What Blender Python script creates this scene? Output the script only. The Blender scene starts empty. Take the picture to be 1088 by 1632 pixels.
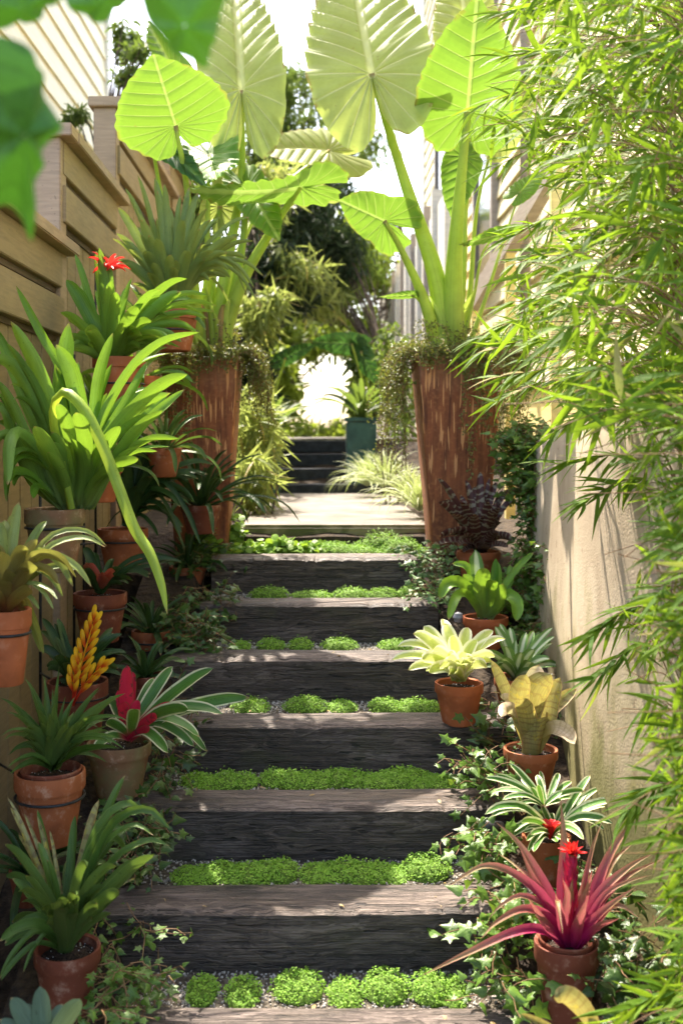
import bpy, math, random
import numpy as np
from mathutils import Vector, Matrix
R = math.radians
random.seed(7)
rng = np.random.default_rng(11)

# ------------------------------------------------------------------ camera
scene = bpy.context.scene
FPX, CZ = 1746.0, 1.31
cam_d = bpy.data.cameras.new('camera')
cam = bpy.data.objects.new('camera', cam_d)
scene.collection.objects.link(cam)
cam.location = (0, 0, CZ)
cam.rotation_euler = (math.pi / 2, 0, 0)       # level, verticals kept upright by lens shift
cam_d.shift_x, cam_d.shift_y = 44 / 1632, -126 / 1632
cam_d.sensor_fit = 'VERTICAL'
cam_d.sensor_height = 36
cam_d.lens = FPX / 1632 * 36
cam_d.clip_start = 0.05
cam_d.clip_end = 2000
cam_d.dof.use_dof = True
cam_d.dof.focus_distance = 3.2
cam_d.dof.aperture_fstop = 3.4
scene.camera = cam
# ------------------------------------------------------------------ light
SUN_EL, SUN_AZ = R(57), R(-20)      # azimuth from +Y, negative = from the left
world = bpy.data.worlds.new('World')
scene.world = world
world.use_nodes = True
wn = world.node_tree
sky = wn.nodes.new('ShaderNodeTexSky')
sky.sky_type = 'NISHITA'
sky.sun_disc = False
sky.sun_elevation = SUN_EL
sky.sun_rotation = SUN_AZ
sky.air_density = 1.0
sky.dust_density = 3.0
bg = wn.nodes['Background']
wn.links.new(sky.outputs[0], bg.inputs[0])
bg.inputs[1].default_value = 0.15
sun_d = bpy.data.lights.new('sun', 'SUN')
sun_d.energy = 2.9
sun_d.angle = R(0.5)
sun_d.color = (1.0, 0.95, 0.86)
sun = bpy.data.objects.new('sun', sun_d)
scene.collection.objects.link(sun)
sdir = Vector((math.sin(SUN_AZ) * math.cos(SUN_EL), math.cos(SUN_AZ) * math.cos(SUN_EL), math.sin(SUN_EL)))
sun.rotation_euler = sdir.to_track_quat('Z', 'Y').to_euler()
sun.location = sdir * 30
vs = scene.view_settings
vs.view_transform = 'Standard'
vs.look = 'None'
vs.exposure = 2.55
vs.gamma = 1.0
vs.use_white_balance = True          # the photograph is balanced for shade
vs.white_balance_temperature = 7000
vs.white_balance_tint = 12
scene.cycles.use_denoising = True
scene.cycles.max_bounces = 8
scene.cycles.transparent_max_bounces = 8
scene.cycles.caustics_reflective = False
scene.cycles.caustics_refractive = False

# ------------------------------------------------------------------ helpers
def at(px, py, Y):
    return np.array([(px - 500) / FPX * Y, Y, CZ - (py - 690) / FPX * Y])
def mpp(Y): return Y / FPX            # metres per photo pixel at depth Y
def nrm(v):
    v = np.asarray(v, float)
    return v / (np.linalg.norm(v, axis=-1, keepdims=True) + 1e-12)
UP = np.array([0, 0, 1.0])

class MB:
    """collects geometry, builds one mesh object"""
    def __init__(s): s.V = []; s.L = []; s.S = []; s.lc = []; s.ex = []; s.n = 0
    def add(s, V, faces, lc=None, ex=None):
        V = np.asarray(V, float).reshape(-1, 3)
        s.V.append(V)
        if isinstance(faces, np.ndarray):
            s.L.append((faces + s.n).ravel()); s.S.append(np.full(len(faces), faces.shape[1]))
        else:
            for f in faces:
                s.L.append(np.array(f) + s.n); s.S.append(np.array([len(f)]))
        s.lc.append(np.zeros((len(V), 3)) if lc is None else np.asarray(lc, float).reshape(-1, 3))
        s.ex.append(np.zeros(len(V)) if ex is None else np.asarray(ex, float).ravel())
        s.n += len(V)
    def grid(s, P, lc=None, ex=None, wrap=False):
        n, m = P.shape[:2]
        i, j = np.meshgrid(np.arange(n - 1), np.arange(m if wrap else m - 1), indexing='ij')
        j2 = (j + 1) % m
        F = np.stack([i * m + j, i * m + j2, (i + 1) * m + j2, (i + 1) * m + j], -1).reshape(-1, 4)
        s.add(P.reshape(-1, 3), F, None if lc is None else lc.reshape(-1, 3), ex)
    def tube(s, pts, rad, seg=8, rnd=0.5, caps=True, flat=1.0):
        pts = np.asarray(pts, float); n = len(pts)
        rad = np.broadcast_to(np.asarray(rad, float), (n,))
        T = nrm(np.gradient(pts, axis=0))
        ref = np.array([0, 1.0, 0]) if abs(T[0][2]) > .8 else UP
        a = np.linspace(0, 2 * math.pi, seg, endpoint=False)
        P = np.zeros((n, seg, 3)); S = nrm(np.cross(T[0], ref))
        for k in range(n):
            S = nrm(S - T[k] * np.dot(S, T[k])); N = np.cross(S, T[k])
            P[k] = pts[k] + rad[k] * (np.cos(a)[:, None] * S + np.sin(a)[:, None] * N * flat)
        lc = np.zeros((n, seg, 3)); lc[..., 0] = np.cos(a); lc[..., 1] = np.linspace(0, 1, n)[:, None]; lc[..., 2] = rnd
        base = s.n
        s.grid(P, lc, wrap=True)
        if caps:
            s.L.append(base + np.arange(seg)[::-1]); s.S.append(np.array([seg]))
            s.L.append(base + (n - 1) * seg + np.arange(seg)); s.S.append(np.array([seg]))
    def lathe(s, c, prof, seg=36, wob=0.0, tilt=(0, 0)):
        c = np.asarray(c, float)
        a = np.linspace(0, 2 * math.pi, seg, endpoint=False)
        P = np.array([[(r * math.cos(t), r * math.sin(t), z) for t in a] for r, z in prof])
        if wob: P[..., :2] *= 1 + wob * np.sin(3 * a + 1.3)[None, :, None]
        P[..., 0] += P[..., 2] * tilt[0]; P[..., 1] += P[..., 2] * tilt[1]
        P[..., 2] -= P[..., 0] * tilt[0] + P[..., 1] * tilt[1]
        s.grid(P + c, wrap=True)
    def box(s, lo, hi, bev=0.0):
        lo = np.array(lo, float); hi = np.array(hi, float); b = bev
        if b <= 0:
            V = [(x, y, z) for x in (lo[0], hi[0]) for y in (lo[1], hi[1]) for z in (lo[2], hi[2])]
            s.add(V, [(0, 1, 3, 2), (4, 6, 7, 5), (0, 4, 5, 1), (2, 3, 7, 6), (0, 2, 6, 4), (1, 5, 7, 3)]); return
        bm = __import__('bmesh').new()
        import bmesh
        bmesh.ops.create_cube(bm, size=1, matrix=Matrix.Translation((lo + hi) / 2) @ Matrix.Diagonal((*(hi - lo), 1)))
        bmesh.ops.bevel(bm, geom=bm.edges[:], offset=b, segments=2, affect='EDGES')
        bm.verts.index_update()
        s.add([v.co[:] for v in bm.verts], [[v.index for v in f.verts] for f in bm.faces]); bm.free()
    def scatter(s, T, P, D, N, L, W, rnd=None, Z=None):
        """copies of template T=(verts,faces) at P, axis D, normal N, length L, width W"""
        tv, tf = T; k = len(tv); n = len(P)
        D = nrm(D); S = nrm(np.cross(D, N)); N2 = np.cross(S, D)
        L = np.broadcast_to(L, (n,))[:, None, None]; W = np.broadcast_to(W, (n,))[:, None, None]
        V = P[:, None, :] + S[:, None, :] * tv[None, :, 0:1] * W + D[:, None, :] * tv[None, :, 1:2] * L + N2[:, None, :] * tv[None, :, 2:3] * L
        lc = np.zeros((n, k, 3)); lc[..., 0] = tv[:, 0] / max(abs(tv[:, 0]).max(), 1e-6); lc[..., 1] = tv[:, 1]
        lc[..., 2] = (rng.random(n) if rnd is None else rnd)[:, None]
        off = (np.arange(n) * k)[:, None]
        s.V.append(V.reshape(-1, 3)); s.lc.append(lc.reshape(-1, 3)); s.ex.append(np.zeros(n * k))
        for f in tf:
            F = off + np.array(f)[None, :] + s.n
            s.L.append(F.ravel()); s.S.append(np.full(n, len(f)))
        s.n += n * k

ROOT = {}
def link(o): scene.collection.objects.link(o); return o
def build(name, mb, mat, parent=None, smooth=True, origin=None):
    V = np.concatenate(mb.V); L = np.concatenate(mb.L).astype(np.int32); S = np.concatenate(mb.S).astype(np.int32)
    org = ROOT[parent.name] if parent is not None else (np.zeros(3) if origin is None else np.array(origin, float))
    me = bpy.data.meshes.new(name)
    me.vertices.add(len(V)); me.vertices.foreach_set('co', (V - org).astype(np.float32).ravel())
    me.loops.add(len(L)); me.loops.foreach_set('vertex_index', L)
    me.polygons.add(len(S)); me.polygons.foreach_set('loop_start', np.concatenate([[0], np.cumsum(S)[:-1]]).astype(np.int32))
    me.update(calc_edges=True)
    a = me.attributes.new('lc', 'FLOAT_VECTOR', 'POINT'); a.data.foreach_set('vector', np.concatenate(mb.lc).astype(np.float32).ravel())
    ex = np.concatenate(mb.ex)
    if ex.any():
        a = me.attributes.new('ex', 'FLOAT', 'POINT'); a.data.foreach_set('value', ex.astype(np.float32))
    me.polygons.foreach_set('use_smooth', np.full(len(S), smooth))
    if smooth and not np.concatenate(mb.lc).any(): me.set_sharp_from_angle(angle=R(38))
    me.materials.append(mat)
    o = link(bpy.data.objects.new(name, me))
    if parent is not None: o.parent = parent; ROOT[o.name] = org
    else: o.location = org; ROOT[o.name] = org
    return o
def tag(o, label=None, cat=None, group=None, kind=None):
    for k, v in (('label', label), ('category', cat), ('group', group), ('kind', kind)):
        if v: o[k] = v
    return o
def thing(name, loc, label, cat, group=None):
    o = link(bpy.data.objects.new(name, None)); o.location = loc; o.empty_display_size = .05
    ROOT[o.name] = np.array(loc, float)
    return tag(o, label, cat, group)
def spline(pts, n):
    pts = np.asarray(pts, float)
    if len(pts) == 2: return pts[0] + (pts[1] - pts[0]) * np.linspace(0, 1, n)[:, None]
    P = np.vstack([2 * pts[0] - pts[1], pts, 2 * pts[-1] - pts[-2]])
    seg = np.linalg.norm(np.diff(pts, axis=0), axis=1); cum = np.concatenate([[0], np.cumsum(seg)])
    out = []
    for t in np.linspace(0, cum[-1], n):
        i = min(np.searchsorted(cum, t, 'right') - 1, len(pts) - 2); u = (t - cum[i]) / (seg[i] + 1e-9)
        p0, p1, p2, p3 = P[i], P[i + 1], P[i + 2], P[i + 3]
        out.append(.5 * (2 * p1 + (p2 - p0) * u + (2 * p0 - 5 * p1 + 4 * p2 - p3) * u * u + (3 * p1 - p0 - 3 * p2 + p3) * u ** 3))
    return np.array(out)

# ------------------------------------------------------------------ materials
class NT:
    def __init__(s, name):
        s.m = bpy.data.materials.new(name); s.m.use_nodes = True; s.t = s.m.node_tree; s.t.nodes.clear()
        s.out = s.n('ShaderNodeOutputMaterial')
    def n(s, typ, **kw):
        nd = s.t.nodes.new(typ)
        for k, v in kw.items(): setattr(nd, k, v)
        return nd
    def put(s, sock, v):
        if hasattr(v, 'is_output') or isinstance(v, bpy.types.NodeSocket): s.t.links.new(v, sock)
        elif isinstance(v, (tuple, list)) and len(v) == 3 and sock.type == 'RGBA': sock.default_value = (*v, 1)
        else: sock.default_value = v
    def math(s, op, a, b=None, c=None, clamp=False):
        nd = s.n('ShaderNodeMath', operation=op, use_clamp=clamp)
        for i, v in enumerate((a, b, c)):
            if v is not None: s.put(nd.inputs[i], v)
        return nd.outputs[0]
    def mix(s, f, a, b, mode='MIX'):
        nd = s.n('ShaderNodeMix', data_type='RGBA', blend_type=mode)
        s.put(nd.inputs[0], f); s.put(nd.inputs[6], a); s.put(nd.inputs[7], b)
        return nd.outputs[2]
    def ss(s, v, a, b, lo=0., hi=1.):
        nd = s.n('ShaderNodeMapRange', interpolation_type='SMOOTHSTEP')
        for i, x in enumerate((v, a, b, lo, hi)): s.put(nd.inputs[i], x)
        return nd.outputs[0]
    def attr(s, name='lc'):
        a = s.n('ShaderNodeAttribute', attribute_name=name); x = s.n('ShaderNodeSeparateXYZ')
        s.t.links.new(a.outputs['Vector'], x.inputs[0]); return x.outputs[0], x.outputs[1], x.outputs[2], a
    def obj(s, scale=(1, 1, 1), loc=(0, 0, 0)):
        # world position: every part keeps true scale, so patterns run at real size
        g = s.n('ShaderNodeNewGeometry'); mp = s.n('ShaderNodeMapping'); s.t.links.new(g.outputs['Position'], mp.inputs[0])
        mp.inputs['Scale'].default_value = scale; mp.inputs['Location'].default_value = loc
        return mp.outputs[0]
    def noise(s, vec, scale=5., detail=4., rough=.55, dist=0.):
        nd = s.n('ShaderNodeTexNoise'); s.put(nd.inputs['Vector'], vec); nd.inputs['Scale'].default_value = scale
        nd.inputs['Detail'].default_value = detail; nd.inputs['Roughness'].default_value = rough; nd.inputs['Distortion'].default_value = dist
        return nd.outputs[0]
    def bump(s, h, strength=.5, dist=.01, nrm_=None):
        nd = s.n('ShaderNodeBump'); s.put(nd.inputs['Height'], h); nd.inputs['Strength'].default_value = strength; nd.inputs['Distance'].default_value = dist
        if nrm_ is not None: s.t.links.new(nrm_, nd.inputs['Normal'])
        return nd.outputs[0]
    def bsdf(s, col, rough=.6, normal=None, spec=.5, **kw):
        p = s.n('ShaderNodeBsdfPrincipled'); s.put(p.inputs['Base Color'], col); s.put(p.inputs['Roughness'], rough)
        p.inputs['Specular IOR Level'].default_value = spec
        if normal is not None: s.t.links.new(normal, p.inputs['Normal'])
        for k, v in kw.items(): s.put(p.inputs[k], v)
        return p.outputs[0]
    def done(s, sh): s.t.links.new(sh, s.out.inputs[0]); return s.m

def leaf_mat(name, c1, c2, edge=None, ew=(.72, .9), base=None, bv=(.1, .5), tip=None, stripe=None, spots=None, bands=None, centre=None,
             rough=.34, under=None, tr=.3, trc=None, grain=.35, spec=.28):
    m = NT(name); u, v, r, a = m.attr(); au = m.math('ABSOLUTE', u)
    col = m.mix(r, c1, c2)
    pos = m.obj()
    nz = m.noise(pos, 18, 3)
    col = m.mix(m.ss(nz, .35, .7, 0, .45), col, tuple(x * .62 for x in c1))
    cv = m.n('ShaderNodeCombineXYZ'); m.put(cv.inputs[0], m.math('MULTIPLY', u, 9.)); m.put(cv.inputs[1], m.math('MULTIPLY', v, 1.6)); m.put(cv.inputs[2], m.math('MULTIPLY', r, 37.))
    gr = m.noise(cv.outputs[0], 1.5, 3)
    col = m.mix(m.ss(gr, .35, .65, 0, grain), col, tuple(min(1, x * 1.7) for x in c2))
    if centre: col = m.mix(m.ss(m.math('ADD', au, m.math('MULTIPLY', m.math('SUBTRACT', gr, .5), .7)), .22, .5, .9, 0.), col, centre)
    if stripe: col = m.mix(m.ss(gr, .5, .6, 0, .9), col, stripe)
    if bands:
        bstr = .6 if 'urn' in name else .7
        b = m.math('SINE', m.math('ADD', m.math('MULTIPLY', v, 62.), m.math('MULTIPLY', nz, 16.)))
        col = m.mix(m.ss(b, .2, .9, 0, bstr), col, bands)
    if spots: col = m.mix(m.ss(m.noise(pos, 55, 2), .58, .66, 0, .85), col, spots)
    if edge: col = m.mix(m.ss(m.math('ADD', au, m.math('MULTIPLY', m.math('SUBTRACT', gr, .5), .35)), ew[0], ew[1]), col, edge)
    if base: col = m.mix(m.ss(v, bv[0], bv[1], 1., 0.), col, base)
    if tip: col = m.mix(m.ss(v, .9, 1.), col, tip)
    if 'bamboo' in name: col = m.mix(m.ss(r, .94, .95), col, (.34, .27, .09))
    if under:
        bf = m.n('ShaderNodeNewGeometry').outputs['Backfacing']
        col = m.mix(m.math('MULTIPLY', bf, under[0]), col, under[1])
    col = m.mix(m.ss(m.noise(pos, 130, 2), .66, .72, 0, .55), col, tuple(x * .35 for x in c1))
    # brown die-back at some tips
    col = m.mix(m.math('MULTIPLY', m.ss(m.math('ADD', v, m.math('MULTIPLY', nz, .05)), .985, 1.02), m.ss(r, .35, .45)), col, (.3, .2, .08))
    nb = m.bump(m.math('ADD', gr, m.math('MULTIPLY', nz, .5)), .35, .004)
    p = m.bsdf(col, rough, nb, spec)
    t = m.n('ShaderNodeBsdfTranslucent'); m.put(t.inputs[0], m.mix(.6, col, trc or tuple(min(1, x * k) for x, k in zip(c2, (2.2, 1.9, 1.0))), 'MIX'))
    mx = m.n('ShaderNodeMixShader'); mx.inputs[0].default_value = tr
    m.t.links.new(p, mx.inputs[1]); m.t.links.new(t.outputs[0], mx.inputs[2])
    return m.done(mx.outputs[0])

def timber_mat():
    m = NT('weathered_timber')
    st = m.obj((2.2, 30, 42)); warp = m.noise(m.obj((1.4, 5, 5)), 2.0, 4)
    v = m.n('ShaderNodeVectorMath', operation='ADD'); m.put(v.inputs[0], st)
    cm = m.n('ShaderNodeCombineXYZ'); m.put(cm.inputs[1], m.math('MULTIPLY', warp, 9.)); m.put(cm.inputs[2], m.math('MULTIPLY', warp, 9.)); m.t.links.new(cm.outputs[0], v.inputs[1])
    g = m.noise(v.outputs[0], 1.6, 8, .68); big = m.noise(m.obj((1.1, 4, 4)), 2.2, 3)
    fine = m.noise(m.obj((5, 190, 260)), 1.0, 4)
    crack = m.ss(m.noise(m.obj((3.0, 90, 120)), 1.0, 2), .63, .68)
    col = m.mix(m.ss(g, .36, .68), (.018, .014, .012), (.14, .105, .082))
    col = m.mix(m.ss(big, .42, .66, 0, .75), col, m.mix(m.ss(g, .4, .62), (.09, .062, .052), (.25, .20, .18)))
    col = m.mix(m.ss(fine, .4, .7, 0, .5), col, (.02, .015, .012))
    col = m.mix(m.math('MULTIPLY', crack, .85), col, (.008, .006, .005))
    per = m.noise(m.obj((.6, 2.9, 0)), 1.0, 1)
    col = m.mix(m.ss(per, .35, .65, 0, .45), col, m.mix(m.ss(g, .35, .65), (.06, .045, .036), (.26, .19, .14)))
    # weaker sky light on the upright sides, put into their colour as darkening
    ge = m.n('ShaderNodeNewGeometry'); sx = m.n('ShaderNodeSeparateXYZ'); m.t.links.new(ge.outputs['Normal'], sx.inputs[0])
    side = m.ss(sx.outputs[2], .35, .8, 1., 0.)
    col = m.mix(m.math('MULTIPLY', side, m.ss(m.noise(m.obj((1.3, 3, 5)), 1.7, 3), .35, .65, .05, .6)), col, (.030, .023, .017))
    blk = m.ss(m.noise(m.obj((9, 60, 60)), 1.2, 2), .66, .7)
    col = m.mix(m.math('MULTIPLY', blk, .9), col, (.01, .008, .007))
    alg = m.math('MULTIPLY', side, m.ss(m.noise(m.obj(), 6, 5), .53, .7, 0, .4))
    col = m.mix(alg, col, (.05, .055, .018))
    h = m.math('ADD', m.math('MULTIPLY', g, 1.0), m.math('ADD', m.math('MULTIPLY', fine, .55), m.math('MULTIPLY', m.math('MAXIMUM', blk, crack), -.8)))
    rough = m.ss(big, .3, .6, .33, .68)
    return m.done(m.bsdf(col, rough, m.bump(h, 1.0, .014), .5))
def stucco_mat():
    m = NT('stucco'); p = m.obj()
    z = m.n('ShaderNodeSeparateXYZ'); m.t.links.new(p, z.inputs[0])
    n1 = m.noise(p, 3, 5); n2 = m.noise(p, 140, 3); n3 = m.noise(m.obj((5, 5, 2.2)), 1.5, 5)
    col = m.mix(m.ss(n1, .35, .65), (.42, .335, .235), (.52, .43, .31))
    col = m.mix(m.ss(n3, .52, .72, 0, .4), col, (.25, .18, .11))
    low = m.ss(m.math('ADD', z.outputs[2], m.math('MULTIPLY', m.math('SUBTRACT', n3, .5), 1.3)), .25, .85, 1., 0.)
    col = m.mix(m.math('MULTIPLY', low, .85), col, m.mix(m.ss(n1, .4, .6), (.13, .13, .035), (.22, .20, .06)))
    col = m.mix(m.ss(m.noise(p, 22, 4), .66, .7, 0, .55), col, (.2, .14, .09))
    return m.done(m.bsdf(col, .9, m.bump(m.math('ADD', n2, m.math('MULTIPLY', m.noise(p, 30, 3), .6)), .55, .003), .2))
def paint_mat(name, c, rough=.6, grain=(6, 6, 60), dirt=.35, bump=.35):
    m = NT(name); g = m.noise(m.obj(grain), 1.5, 4); b = m.noise(m.obj(), 2.2, 5)
    col = m.mix(m.ss(g, .3, .7), tuple(x * .86 for x in c), tuple(min(1, x * 1.08) for x in c))
    col = m.mix(m.ss(b, .5, .75, 0, dirt), col, tuple(x * .5 for x in c))
    col = m.mix(m.ss(m.noise(m.obj(), 90, 2), .69, .72, 0, .7), col, tuple(x * .3 for x in c))
    return m.done(m.bsdf(col, rough, m.bump(g, bump, .003), .35))
def rust_mat():
    m = NT('rusted_steel'); p = m.obj()
    n1 = m.noise(m.obj((26, 26, 1.1)), 1.6, 4); n2 = m.noise(m.obj((110, 110, .0)), 1.0, 0); n5 = m.noise(m.obj((60, 60, .0), (7, 3, 1)), 1.0, 0); n3 = m.noise(p, 60, 5); n4 = m.noise(m.obj((5, 5, 3)), 2, 3)
    col = m.mix(m.ss(n1, .25, .8), (.15, .048, .020), (.34, .11, .042))
    col = m.mix(m.ss(n3, .45, .7, 0, .6), col, (.36, .14, .05))
    zz = m.n('ShaderNodeSeparateXYZ'); m.t.links.new(p, zz.inputs[0])
    cut = m.math('MULTIPLY_ADD', n5, -1.9, 2.15)
    drip = m.math('MULTIPLY', m.ss(n2, .61, .65), m.ss(m.math('SUBTRACT', zz.outputs[2], cut), 0., .02))
    top = m.ss(m.math('ADD', zz.outputs[2], m.math('MULTIPLY', n3, .12)), 1.50, 1.66)
    col = m.mix(m.ss(m.noise(m.obj((48, 48, .5), (5, 2, 0)), 1.0, 3), .5, .68, 0, .75), col, (.07, .022, .012))
    col = m.mix(m.ss(m.math('ADD', zz.outputs[2], m.math('MULTIPLY', n3, .2)), 1.0, .86, 0, .7), col, (.05, .035, .022))
    col = m.mix(m.math('MULTIPLY', top, .5), col, (.34, .17, .10))
    col = m.mix(m.math('MULTIPLY', drip, .85), col, (.66, .32, .13))
    return m.done(m.bsdf(col, .7, m.bump(n3, .3, .002), .3))
def terra_mat(name, c, stain, moss=0.):
    m = NT(name); p = m.obj(); n1 = m.noise(p, 14, 5); n2 = m.noise(p, 90, 3); n3 = m.noise(p, 28, 4, .7)
    col = m.mix(m.ss(n1, .3, .7), tuple(x * .75 for x in c), c)
    col = m.mix(m.ss(n3, .52, .72, 0, stain), col, (.58, .42, .30))
    col = m.mix(m.ss(m.noise(m.obj((1, 1, 1), (3, 1, 2)), 11, 4), .5, .7, 0, .55), col, tuple(x * .42 for x in c))
    if moss: col = m.mix(m.ss(m.noise(p, 9, 5), .42, .65, 0, moss), col, (.16, .15, .06))
    return m.done(m.bsdf(col, .72, m.bump(m.math('ADD', n2, n1), .3, .002), .3))
def simple(name, c1, c2, scale=20., rough=.8, b=.6, bd=.005, spec=.3):
    m = NT(name); p = m.obj(); n1 = m.noise(p, scale, 5)
    return m.done(m.bsdf(m.mix(m.ss(n1, .35, .65), c1, c2), rough, m.bump(n1, b, bd), spec))
def concrete_mat():
    m = NT('mossy_concrete'); p = m.obj(); n = m.noise(p, 7, 6); f = m.noise(p, 120, 3)
    ge = m.n('ShaderNodeNewGeometry'); sx = m.n('ShaderNodeSeparateXYZ'); m.t.links.new(ge.outputs['Normal'], sx.inputs[0])
    side = m.ss(sx.outputs[2], .3, .8, 1., 0.)
    col = m.mix(m.ss(n, .3, .7), (.125, .112, .098), (.22, .20, .17))
    col = m.mix(m.ss(m.noise(p, 2.4, 4), .5, .68, 0, .5), col, (.085, .072, .055))
    col = m.mix(m.math('MULTIPLY', side, .85), col, m.mix(m.ss(n, .42, .6), (.09, .095, .02), (.26, .22, .09)))
    return m.done(m.bsdf(col, .85, m.bump(m.math('ADD', f, n), .5, .004), .25))
def aloc_mat(name, c, vein, tc, tr=.5):
    m = NT(name); u, v, r, a = m.attr(); ex = m.n('ShaderNodeAttribute', attribute_name='ex').outputs['Fac']
    fr = m.math('ABSOLUTE', m.math('SUBTRACT', m.math('FRACT', m.math('ADD', ex, 100.)), .5))     # 0.5 on a vein
    au = m.math('ABSOLUTE', u)
    vm = m.ss(fr, .43, .49)
    vm = m.math('MULTIPLY', vm, m.ss(v, .55, 1., 1., .35))
    mid = m.ss(au, .012, .03, 1., 0.)
    vein_m = m.math('MAXIMUM', vm, mid)
    p = m.obj(); n = m.noise(p, 6, 4); sec = m.noise(p, 60, 3)
    col = m.mix(m.ss(n, .3, .7), tuple(x * .8 for x in c), tuple(min(1, x * 1.15) for x in c))
    col = m.mix(m.ss(sec, .4, .7, 0, .25), col, tuple(x * .6 for x in c))
    col = m.mix(m.ss(v, .88, 1., 0, .55), col, tc)
    col = m.mix(m.math('MULTIPLY', vein_m, .7), col, vein)
    col = m.mix(m.ss(m.noise(p, 38, 3), .70, .73, 0, .7), col, (.16, .10, .03))
    col = m.mix(m.math('MULTIPLY', m.ss(v, .93, .99), m.ss(m.noise(p, 16, 3), .52, .6)), col, (.22, .13, .04))
    h = m.math('SUBTRACT', m.math('MULTIPLY', m.ss(fr, .1, .5), -1.), vein_m)
    nb = m.bump(h, .7, .008)
    pr = m.bsdf(col, .55, nb, .25)
    t = m.n('ShaderNodeBsdfTranslucent'); m.put(t.inputs[0], m.mix(m.math('MULTIPLY', vein_m, .6), m.mix(.65, col, tc), vein)); m.t.links.new(nb, t.inputs['Normal'])
    mx = m.n('ShaderNodeMixShader'); mx.inputs[0].default_value = tr
    m.t.links.new(pr, mx.inputs[1]); m.t.links.new(t.outputs[0], mx.inputs[2])
    return m.done(mx.outputs[0])

M = {}
M['timber'] = timber_mat()
M['stucco'] = stucco_mat()
M['fence'] = paint_mat('fence_paint', (.29, .215, .115))
M['fence_post'] = paint_mat('fence_post_paint', (.36, .26, .17))
M['fence_gap'] = paint_mat('fence_backing_gap_shade', (.10, .065, .04))  # dark tone of the backing, also the shade painted into the gaps
M['siding'] = paint_mat('cream_siding', (.86, .77, .50), dirt=.1, grain=(2, 2, 30))
M['siding2'] = paint_mat('yellow_siding', (.86, .72, .33), dirt=.1, grain=(2, 2, 30))
M['white_trim'] = paint_mat('white_trim', (.80, .76, .68), dirt=.15)
M['grey_trim'] = paint_mat('grey_trim', (.36, .31, .27), dirt=.3)
M['rust'] = rust_mat()
M['terra'] = terra_mat('terracotta', (.36, .105, .038), .4)
M['terra_clean'] = terra_mat('terracotta_clean', (.46, .125, .042), .15)
M['terra_old'] = terra_mat('terracotta_weathered', (.26, .125, .06), .6, .75)
M['terra_dark'] = terra_mat('terracotta_dark', (.19, .05, .024), .3)  # darker variant of the clay colour
M['soil'] = simple('potting_soil', (.012, .008, .006), (.06, .036, .022), 160, .95, 1, .01)
M['perlite'] = simple('perlite', (.5, .5, .48), (.7, .7, .66), 80)
M['earth'] = simple('garden_earth', (.018, .012, .008), (.05, .034, .02), 30, .95, 1, .02)
M['gravel'] = simple('pale_gravel', (.26, .23, .19), (.50, .46, .41), 60, .8)
M['gravelbed'] = simple('gravel_bed', (.04, .03, .02), (.12, .10, .075), 90, .9)
M['concrete'] = concrete_mat()
M['bluestep'] = simple('dark_painted_timber', (.008, .012, .018), (.022, .03, .04), 20, .55)
M['teal'] = simple('teal_glaze', (.012, .055, .06), (.03, .10, .10), 8, .35)
M['iron'] = simple('black_iron', (.012, .012, .013), (.03, .03, .03), 40, .45)
M['bark'] = simple('bark', (.05, .036, .026), (.13, .10, .075), 30, .9)
M['twig'] = simple('twig', (.13, .065, .03), (.24, .14, .06), 40, .7)
M['glass'] = simple('window_glass', (.02, .025, .03), (.05, .06, .06), 3, .08, .05)
M['culm'] = simple('bamboo_culm', (.12, .12, .03), (.24, .22, .07), 15, .4, .2)
M['stone_ball'] = simple('grey_stone', (.20, .21, .24), (.32, .33, .36), 30, .4)
# foliage
M['brom'] = leaf_mat('bromeliad_green', under=(.5, (.16, .26, .06)), c1=(.030, .12, .010), c2=(.15, .29, .030), base=(.15, .19, .06), bv=(0, .35), tr=.28)
M['brom_grey'] = leaf_mat('bromeliad_grey_green', under=(.5, (.18, .24, .08)), c1=(.07, .12, .025), c2=(.20, .27, .06), base=(.14, .17, .06), tr=.2, rough=.33)
M['brom_dark'] = leaf_mat('bromeliad_dark', under=(.5, (.05, .09, .03)), c1=(.010, .032, .008), c2=(.035, .080, .018), tr=.15, rough=.3)
M['brom_mid'] = leaf_mat('bromeliad_mid', under=(.5, (.10, .16, .05)), c1=(.022, .065, .010), c2=(.085, .155, .028), tr=.2, rough=.3, edge=(.16, .24, .06), ew=(.9, .99))
M['brom_bronze'] = leaf_mat('bromeliad_bronze', under=(.5, (.26, .10, .05)), c1=(.10, .16, .035), c2=(.20, .25, .07), base=(.20, .045, .02), bv=(.15, .65), tr=.25)
M['brom_cream'] = leaf_mat('bromeliad_cream_edge', (.03, .10, .018), (.08, .19, .03), edge=(.60, .58, .34), ew=(.66, .84), base=(.50, .03, .06), bv=(.08, .38), tr=.2)
M['brom_pinkcore'] = leaf_mat('bromeliad_pink_core', (.55, .02, .05), (.42, .015, .05), edge=(.10, .12, .03), ew=(.88, 1.), spots=(.06, .03, .03), tr=.25, trc=(.8, .05, .08))
M['brom_lime'] = leaf_mat('bromeliad_lime', (.42, .52, .10), (.60, .66, .18), edge=(.86, .84, .62), ew=(.45, .8), tr=.25, base=(.36, .42, .10), bv=(0, .3), grain=.2, trc=(.8, .85, .3))
M['brom_stripe'] = leaf_mat('bromeliad_striped', (.035, .12, .02), (.09, .22, .035), edge=(.70, .70, .42), ew=(.5, .68), tr=.2, base=(.42, .08, .12), bv=(.0, .16))
M['brom_white'] = leaf_mat('bromeliad_white_face', (.07, .16, .04), (.14, .26, .07), centre=(.62, .68, .46), tr=.2, base=(.13, .10, .04), bv=(.05, .3))
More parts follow.
